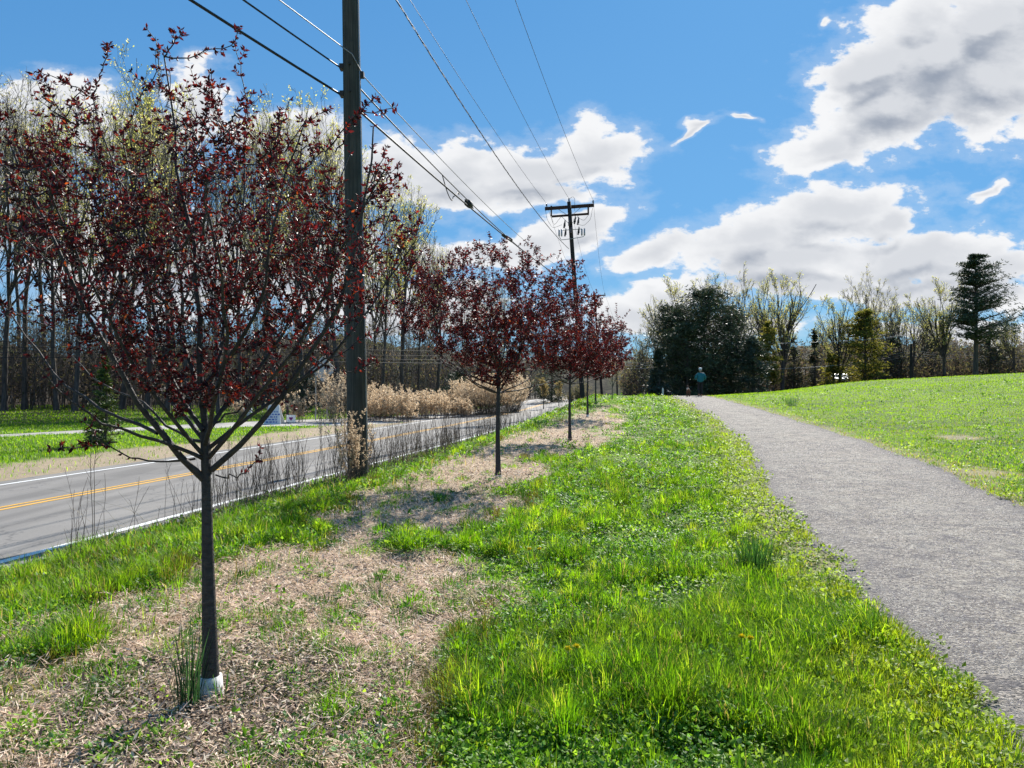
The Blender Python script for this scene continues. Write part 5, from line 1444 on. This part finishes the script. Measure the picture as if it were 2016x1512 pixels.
for s_ in (-.15, .15):
    m = MB(); m.tube([(s_, .01, -.1), (s_, .01, zc)], .006, 5); m.build('wire_leg', M['galv'], o)
for (X, Y, d, hh, nm, lab, mt) in ((566, 838, 39, .9, 'wooden_post', 'short dark post just left of the little yard sign', 'pole_wood_dark'), (1305, 784, 50, .55, 'marker_post', 'short pale marker post in the grass at the left of the path crest', 'board')):
    b = on((X - HX) / FP * d, d); m = MB(); m.box((0, 0, hh / 2 - .1), (.10, .10, hh)); m.prism([(-.05, -.05, hh - .1), (.05, -.05, hh - .1), (0, -.05, hh - .02)], (0, .1, 0))
    oo = m.build(nm, M[mt], None, label=lab, cat='post', bevel=.005); oo.location = b

# parked car beyond the field
def car(label, b, rz, paint):
    o = thing('parked_car', label, 'car', b, rz=rz)
    L, W, = 4.5, 1.75
    prof = [(-2.22, .35), (2.22, .35), (2.25, .62), (2.1, .80), (1.05, .92), (.35, 1.38), (-1.15, 1.42), (-1.85, .98), (-2.2, .92)]
    m = MB(); m.prism([(x, -W / 2, z) for x, z in prof], (0, W, 0)); m.build('body', paint, o, bevel=.06)
    g = plain('car_glass', (.02, .03, .035), .08)
    for s_ in (-1, 1):
        m = MB(); m.prism([(.95, s_ * (W / 2 + .004), .94), (.33, s_ * (W / 2 + .004), 1.32), (-1.08, s_ * (W / 2 + .004), 1.35), (-1.6, s_ * (W / 2 + .004), .98)], (0, .006 * s_, 0)); m.build('side_window', g, o)
        for x_ in (-1.4, 1.4):
            m = MB(); m.lathe((x_, s_ * (W / 2 - .12), .32), (0, s_, 0), [(0, .30), (.02, .32), (.16, .32), (.18, .28)], 20); wv = m.build('wheel', M['dark'], o, True)
            m = MB(); m.lathe((x_, s_ * (W / 2 + .06), .32), (0, s_, 0), [(0, .19), (.015, .17)], 16); m.build('rim', M['galv'], wv)
    m = MB(); m.prism([(1.08, -.75, .93), (1.08, .75, .93), (.40, .68, 1.35), (.40, -.68, 1.35)], (.02, 0, .02)); m.build('windscreen', g, o)
    for s_ in (-.6, .6):
        m = MB(); m.box((2.22, s_, .68), (.08, .3, .13)); m.build('headlight', M['galv'], o, bevel=.02)
    return o
dc = 84.0; xb = (1652 - HX) / FP * dc
M['carpaint'] = plain('white_car_paint', (.75, .76, .78), .25, var=.02, spec=.6)
car('white car half hidden beyond the field under the pale bare tree', Vector((xb, dc, P(1652, 762, dc).z)), R(68), M['carpaint'])

# ------------------------------------------------------------------ people and animals
def skinned(name, joints, edges, mat, parent, lvl=2, root=0):
    me = bpy.data.meshes.new(name); me.from_pydata([j[:3] for j in joints], edges, []); me.materials.append(mat)
    o = link(name, me, parent)
    sk = o.modifiers.new('skin', 'SKIN'); sk.use_smooth_shade = True
    if not me.skin_vertices: 
        bpy.context.view_layer.objects.active = o
    for i, j in enumerate(joints):
        v_ = me.skin_vertices[0].data[i]; rd = j[3]; v_.radius = rd if isinstance(rd, tuple) else (rd, rd); v_.use_root = (i == root)
    ss = o.modifiers.new('sub', 'SUBSURF'); ss.levels = lvl; ss.render_levels = lvl
    return o
M['skin'] = plain('skin', (.48, .28, .20), .5, var=.05); M['teal'] = plain('teal_fleece', (.010, .14, .17), .8, var=.15, scale=12, bump=.3, bscale=60)
M['blackcloth'] = plain('black_trousers', (.012, .012, .014), .8, var=.2); M['capc'] = plain('white_cap', (.80, .80, .78), .7); M['hair'] = plain('grey_hair', (.45, .42, .38), .7)
gp = on((1379 - HX) / FP * 47.5, 47.5, .012)
pz = 1.74 / 1.74
pr = thing('person', 'person in a teal jacket, black trousers and white cap walking away along the path', 'person', gp)
J = [(0, 0, .95, .10), (0, .01, 1.15, .10), (0, .0, 1.36, .13), (0, .02, 1.47, .06), (0, .03, 1.54, .055), (0, .05, 1.63, (.085, .095)), (0, .05, 1.70, .07),
     (-.17, 0, 1.38, .06), (-.235, .02, 1.14, .047), (-.20, .20, 1.05, .036), (-.17, .27, 1.06, .034),
     (.17, 0, 1.38, .06), (.24, .0, 1.14, .047), (.235, .15, 1.02, .036), (.22, .22, 1.02, .034),
     (-.085, .0, .90, .07), (-.09, .06, .50, .065), (-.095, -.08, .12, .042), (-.10, .02, .05, .04), (-.10, .12, .035, .035),
     (.085, .0, .90, .07), (.075, -.02, .50, .065), (.07, -.0, .10, .042), (.07, .06, .045, .04), (.07, .16, .035, .035)]
E = [(0, 1), (1, 2), (2, 3), (3, 4), (4, 5), (5, 6), (2, 7), (7, 8), (8, 9), (9, 10), (2, 11), (11, 12), (12, 13), (13, 14), (0, 15), (15, 16), (16, 17), (17, 18), (18, 19), (0, 20), (20, 21), (21, 22), (22, 23), (23, 24)]
for side_ in (10, 14):                                  # five fingers on each hand
    hx, hy, hz_, _ = J[side_]; sg = -1 if hx < 0 else 1
    for f in range(4):
        i = len(J); J += [(hx - sg * .008 + sg * (f - 1.5) * .018, hy + .055, hz_ - .01, .0095), (hx + sg * (f - 1.5) * .018, hy + .095 - .006 * abs(f - 1.3), hz_ - .035, .008)]
        E += [(side_, i), (i, i + 1)]
    i = len(J); J += [(hx - sg * .035, hy + .03, hz_ + .005, .010), (hx - sg * .05, hy + .06, hz_ - .005, .009)]; E += [(side_, i), (i, i + 1)]
skinned('body', J, E, M['skin'], pr, 1)
skinned('jacket', [(0, 0, .80, (.21, .165)), (0, .0, 1.02, (.225, .18)), (0, 0, 1.25, (.23, .18)), (0, .0, 1.41, (.16, .13)), (0, .02, 1.50, .085),
    (-.20, 0, 1.36, .105), (-.29, .01, 1.13, .088), (-.225, .19, 1.04, .06), (.20, 0, 1.36, .105), (.295, -.01, 1.13, .088), (.25, .14, 1.01, .06)],
    [(0, 1), (1, 2), (2, 3), (3, 4), (2, 5), (5, 6), (6, 7), (2, 8), (8, 9), (9, 10)], M['teal'], pr, 2)
skinned('trousers', [(0, 0, .96, (.15, .12)), (-.085, 0, .86, .105), (-.09, .06, .50, .082), (-.095, -.07, .10, .068), (.085, 0, .86, .105), (.075, -.02, .50, .082), (.07, 0, .08, .068)],
    [(0, 1), (1, 2), (2, 3), (0, 4), (4, 5), (5, 6)], M['blackcloth'], pr, 2)
for (x_, y_, zz) in ((-.095, -.02, .05), (.07, .05, .05)):
    skinned('shoe', [(x_, y_ - .05, zz, .05), (x_, y_ + .06, zz - .005, .048), (x_, y_ + .15, zz - .012, .036)], [(0, 1), (1, 2)], M['dark'], pr, 2)
m = MB(); m.lathe((0, .045, 1.655), (0, .05, 1), [(0, .102), (.03, .104), (.07, .09), (.095, .055), (.105, .01)], 16); m.prism([(-.07, .13, 1.66), (.07, .13, 1.66), (.05, .22, 1.64), (-.05, .22, 1.64)], (0, 0, .012)); m.build('cap', M['capc'], pr, True)
m = MB(); m.lathe((0, .02, 1.56), (0, .1, 1), [(0, .06), (.04, .088), (.10, .098)], 14); m.build('hair', M['hair'], pr, True)
M['fur_b'] = plain('brown_fur', (.13, .055, .030), .8, var=.35, scale=10); M['fur_w'] = plain('white_fur', (.70, .64, .56), .8); M['fur_k'] = plain('black_fur', (.015, .014, .015), .7)
def dog(label, b, rz, sc, mat, patch):
    o = thing('dog', label, 'dog', b, rz=rz); o.scale = (sc, sc, sc)
    J = [(0, -.28, .50, .10), (0, -.02, .49, .095), (0, .24, .50, .125), (0, .38, .62, .075), (0, .46, .74, .085), (0, .58, .71, .045), (0, .64, .70, .035),
         (-.05, .48, .83, .022), (.05, .48, .83, .022), (-.055, .44, .90, .012), (.055, .44, .90, .012),
         (-.09, .27, .36, .05), (-.09, .24, .18, .030), (-.09, .26, .02, .028), (-.09, .31, .018, .024),
         (.09, .27, .36, .05), (.09, .30, .18, .030), (.09, .29, .02, .028), (.09, .34, .018, .024),
         (-.09, -.28, .38, .075), (-.09, -.22, .28, .045), (-.09, -.36, .15, .026), (-.09, -.33, .02, .026), (-.09, -.28, .018, .022),
         (.09, -.28, .38, .075), (.09, -.18, .28, .045), (.09, -.31, .15, .026), (.09, -.28, .02, .026), (.09, -.23, .018, .022),
         (0, -.40, .56, .030), (0, -.50, .66, .024), (0, -.52, .78, .014)]
    E = [(0, 1), (1, 2), (2, 3), (3, 4), (4, 5), (5, 6), (4, 7), (4, 8), (7, 9), (8, 10), (2, 11), (11, 12), (12, 13), (13, 14), (2, 15), (15, 16), (16, 17), (17, 18), (0, 19), (19, 20), (20, 21), (21, 22), (22, 23), (0, 24), (24, 25), (25, 26), (26, 27), (27, 28), (0, 29), (29, 30), (30, 31)]
    skinned('body', J, E, mat, o, 2, 1)
    m = MB(); m.lathe((0, .33, .57), (0, .55, .75), [(0, .112), (.02, .118), (.05, .108), (.06, .09)], 14); m.build('ruff', patch, o, True)
    return o
dog('brown dog with a white ruff trotting beside the walker on the path', on((1355 - HX) / FP * 46.5, 46.5, .012), R(-8), .78, M['fur_b'], M['fur_w'])
dog('small black and white dog just over the crest at the left of the path', on((1318 - HX) / FP * 49.5, 49.5, .0), R(25), .50, M['fur_k'], M['fur_w'])

# ------------------------------------------------------------------ dry stalks, rushes, dandelions
def stalk_field():
    r = np.random.default_rng(501)
    spots = []
    n = 0
    xs = np.concatenate([120 + 330 * r.random(70), 380 + 330 * r.random(260), 700 + 300 * r.random(760), 950 + 120 * r.random(60)])
    cl = rng.choice(xs, 90); xs = np.where(r.random(len(xs)) < .7, cl[r.integers(0, 90, len(xs))] + r.normal(0, 7, len(xs)), xs)
    # stand them along the bank: a strip 0.4 to 1.7 m right of the road line
    y = np.interp(xs, [120, 400, 560, 700, 800, 900, 1000, 1070], [7.6, 10.2, 12.0, 13.8, 16.5, 21, 30, 42]) * (1 + r.normal(0, .07, len(xs)))
    x = (xs - HX) / FP * y
    s = road_x(y) - x
    x = np.where(s > -.35, road_x(y) + .4 + .7 * r.random(len(xs)), x); x = np.where(s < -2.3, road_x(y) + 1.2 + .9 * r.random(len(xs)), x)
    h = (.25 + .85 * r.random(len(xs)) ** .8) * np.interp(xs, [120, 300, 700, 1000], [.85, .95, 1.0, 1.0])
    az = r.random(len(xs)) * 6.283; lean = np.abs(r.normal(0, .24, len(xs)))
    d0 = np.stack([np.cos(az) * lean, np.sin(az) * lean, np.ones(len(xs))], -1)
    P1, R1 = grow(np.stack([x, y, gz(x, y) - .02], -1), d0, h, .0022 * (.8 + .05 * y), .0012 * (.8 + .05 * y), 7, r, .10)
    P2, R2 = sprout(P1, R1, 4, r, .35, .98, (.3, .8), (.10, .35), .7, 5, .10, (0, 0, .1), .06, .2, .6)
    # pale fallen bents, bowed over
    nb = 130; yb = 6.5 + 12 * r.random(nb); xb_ = road_x(yb) + .5 + 1.4 * r.random(nb)
    a = r.random(nb) * 6.283
    P3, R3 = grow(np.stack([xb_, yb, gz(xb_, yb)], -1), np.stack([np.cos(a) * .8, np.sin(a) * .8, np.ones(nb)], -1), .5 + .6 * r.random(nb), np.full(nb, .0016), np.full(nb, .001), 9, r, .12, (0, 0, -.12))
    T_ = Wood(); T_.add(P1, R1, 4); T_.add(P2, R2 * .9, 3)
    link('dry_stalks', T_.mesh('dry_stalks', M['stalk']), kind='stuff', label='thin dark dead weed stalks standing along the road bank', category='stalks')
    T_ = Wood(); T_.add(P3, R3, 3)
    link('dry_bents', T_.mesh('dry_bents', M['pale_stalk']), kind='stuff', label='pale bent dry grass stems bowed over the road bank', category='stalks')
M['stalk'] = plain('dark_dead_stalk', (.12, .080, .060), .8, var=.4, scale=3); M['pale_stalk'] = plain('pale_dead_stem', (.42, .33, .21), .8, var=.25, scale=5)
stalk_field()
def weed_clump(label, X, d, zlo, zhi, half, n, seed, plume=True):
    r = np.random.default_rng(seed); b = on((X - HX) / FP * d, d, -.02)
    o = thing('dry_weed', label, 'dead weed', b)
    a = r.random(n) * 6.283; q = r.random(n)
    H = zlo + (zhi - zlo) * r.random(n)
    d0 = np.stack([np.cos(a) * q * half, np.sin(a) * q * half * .7, H], -1)
    P1, R1 = grow(np.stack([r.normal(0, .05, n), r.normal(0, .05, n), 0 * a], -1), d0, H * 1.04, np.full(n, .004), np.full(n, .002), 8, r, .07)
    P2, R2 = sprout(P1, R1, 9, r, .45, 1, (.3, .9), (.10, .24), .7, 5, .14, (0, 0, .04), .06, .2, .6)
    T_ = Wood(); T_.add(P1, R1, 4); T_.add(P2, np.maximum(R2, .0012), 3)
    link('stems', T_.mesh('stems', M['stalk']), o)
    if not plume: return
    p_, t_ = along(P2, 10, r, .1)
    link('plumes', leaf_mesh('plumes', p_, t_, 3, (.010, .028), .4, TAN3, None, r, M['dry'], .5, .1, 1.0), o)
weed_clump('tangled dead goldenrod leaning against the foot of the big utility pole', 692, 12.5, .5, 1.30, .50, 34, 3)
weed_clump('thin dead goldenrod left of the big utility pole', 655, 12.3, .85, 1.55, .3, 8, 4)
weed_clump('single tall dead stem in the verge left of the nearest plum tree', 168, 8.0, 1.1, 1.25, .05, 2, 6, False)

def rushes(label, X, Y, h, n, rad, seed, col, lean=.16, name='rush_clump', cat='rushes'):
    r = np.random.default_rng(seed); gx_, gy_ = G(X, Y); b = Vector((gx_, gy_, float(gz(np.array([gx_]), np.array([gy_]))[0]) - .01))
    a = r.random(n) * 6.283; q = np.sqrt(r.random(n)) * rad
    z = np.zeros(n)
    v_, qs, tr, mm = frame_leaf(np.cos(a) * q, np.sin(a) * q, z, h * (.45 + .6 * r.random(n)), .0035 + .002 * r.random(n), a + r.normal(0, .6, n), np.abs(r.normal(.02, lean, n)), .03 + .10 * r.random(n), seg=4)
    c = np.array(col) * (.6 + .8 * r.random((n, 1)))
    o = link(name, np_mesh(name, v_, qs + [tr], M['grass'], np.repeat(c, mm, 0)), None, label=label, cat=cat); o.location = b
rushes('stiff blue green spiky leaves rising left of the nearest plum trunk', 374, 1402, .50, 60, .055, 1, (.035, .085, .045))
rushes('short stiff green leaves beside the white painted trunk base', 440, 1396, .20, 22, .05, 2, (.06, .15, .035), .25)
rushes('dark upright clump of tall leaves in the verge close to the path edge', 1488, 1135, .40, 260, .13, 3, (.030, .085, .030), .20)
rushes('small upright tuft beside the path edge, nearest the viewer', 1718, 1262, .22, 60, .05, 4, (.09, .18, .03), .2)
rushes('grey green upright tuft in the field beside the path', 1558, 800, .55, 200, .25, 5, (.05, .12, .06), .25)
def dandelion(X, Y, seed, label, group=None):
    r = np.random.default_rng(seed); gx_, gy_ = G(X, Y); b = Vector((gx_, gy_, float(gz(np.array([gx_]), np.array([gy_]))[0])))
    o = thing('dandelion', label, 'flower', b, 'yellow dandelions in the verge')
    h = .18; m = MB(); m.tube([(0, 0, 0), (.005, 0, h * .6), (0, -.01, h)], .0025, 6); m.build('stem', M['stem'], o)
    n = 90; a = r.random(n) * 6.283; el = r.random(n) * 1.2
    ax = np.stack([np.cos(a) * np.cos(el), np.sin(a) * np.cos(el), np.sin(el)], -1); side_ = unit(np.cross(ax, r.normal(0, 1, (n, 3))))
    v_, fs, mm = diamonds(np.tile([0, -.01, h], (n, 1)), ax, side_, .019 + .008 * r.random(n), np.full(n, .007), .2 * np.ones(n))
    link('flower_head', np_mesh('flower_head', v_, fs, M['petal']), o)
    n = 14; a = np.arange(n) * .45; v_, qs, tr, mm = frame_leaf(np.zeros(n), np.zeros(n), np.zeros(n), .07 + .05 * r.random(n), np.full(n, .012), a, np.full(n, .9), np.full(n, .35))
    link('leaves', np_mesh('leaves', v_, qs + [tr], M['grass'], np.tile([.08, .19, .02], (n * mm, 1))), o)
M['stem'] = plain('pale_green_stem', (.25, .30, .10), .5); M['petal'] = plain('yellow_petals', (.95, .78, .03), .6, var=.1)
for i, (X, Y, lab) in enumerate([(1118, 1345, 'left dandelion of the pair in the deep grass low in the verge'), (1135, 1343, 'right dandelion of the pair in the deep grass low in the verge'), (1042, 1128, 'left dandelion of the small pair in the middle of the verge'), (1062, 1127, 'right dandelion of the small pair in the middle of the verge'),
        (1459, 1326, 'left dandelion of the pair below the coarse grass near the path'), (1476, 1331, 'right dandelion of the pair below the coarse grass near the path')]):
    dandelion(X, Y, i, lab)
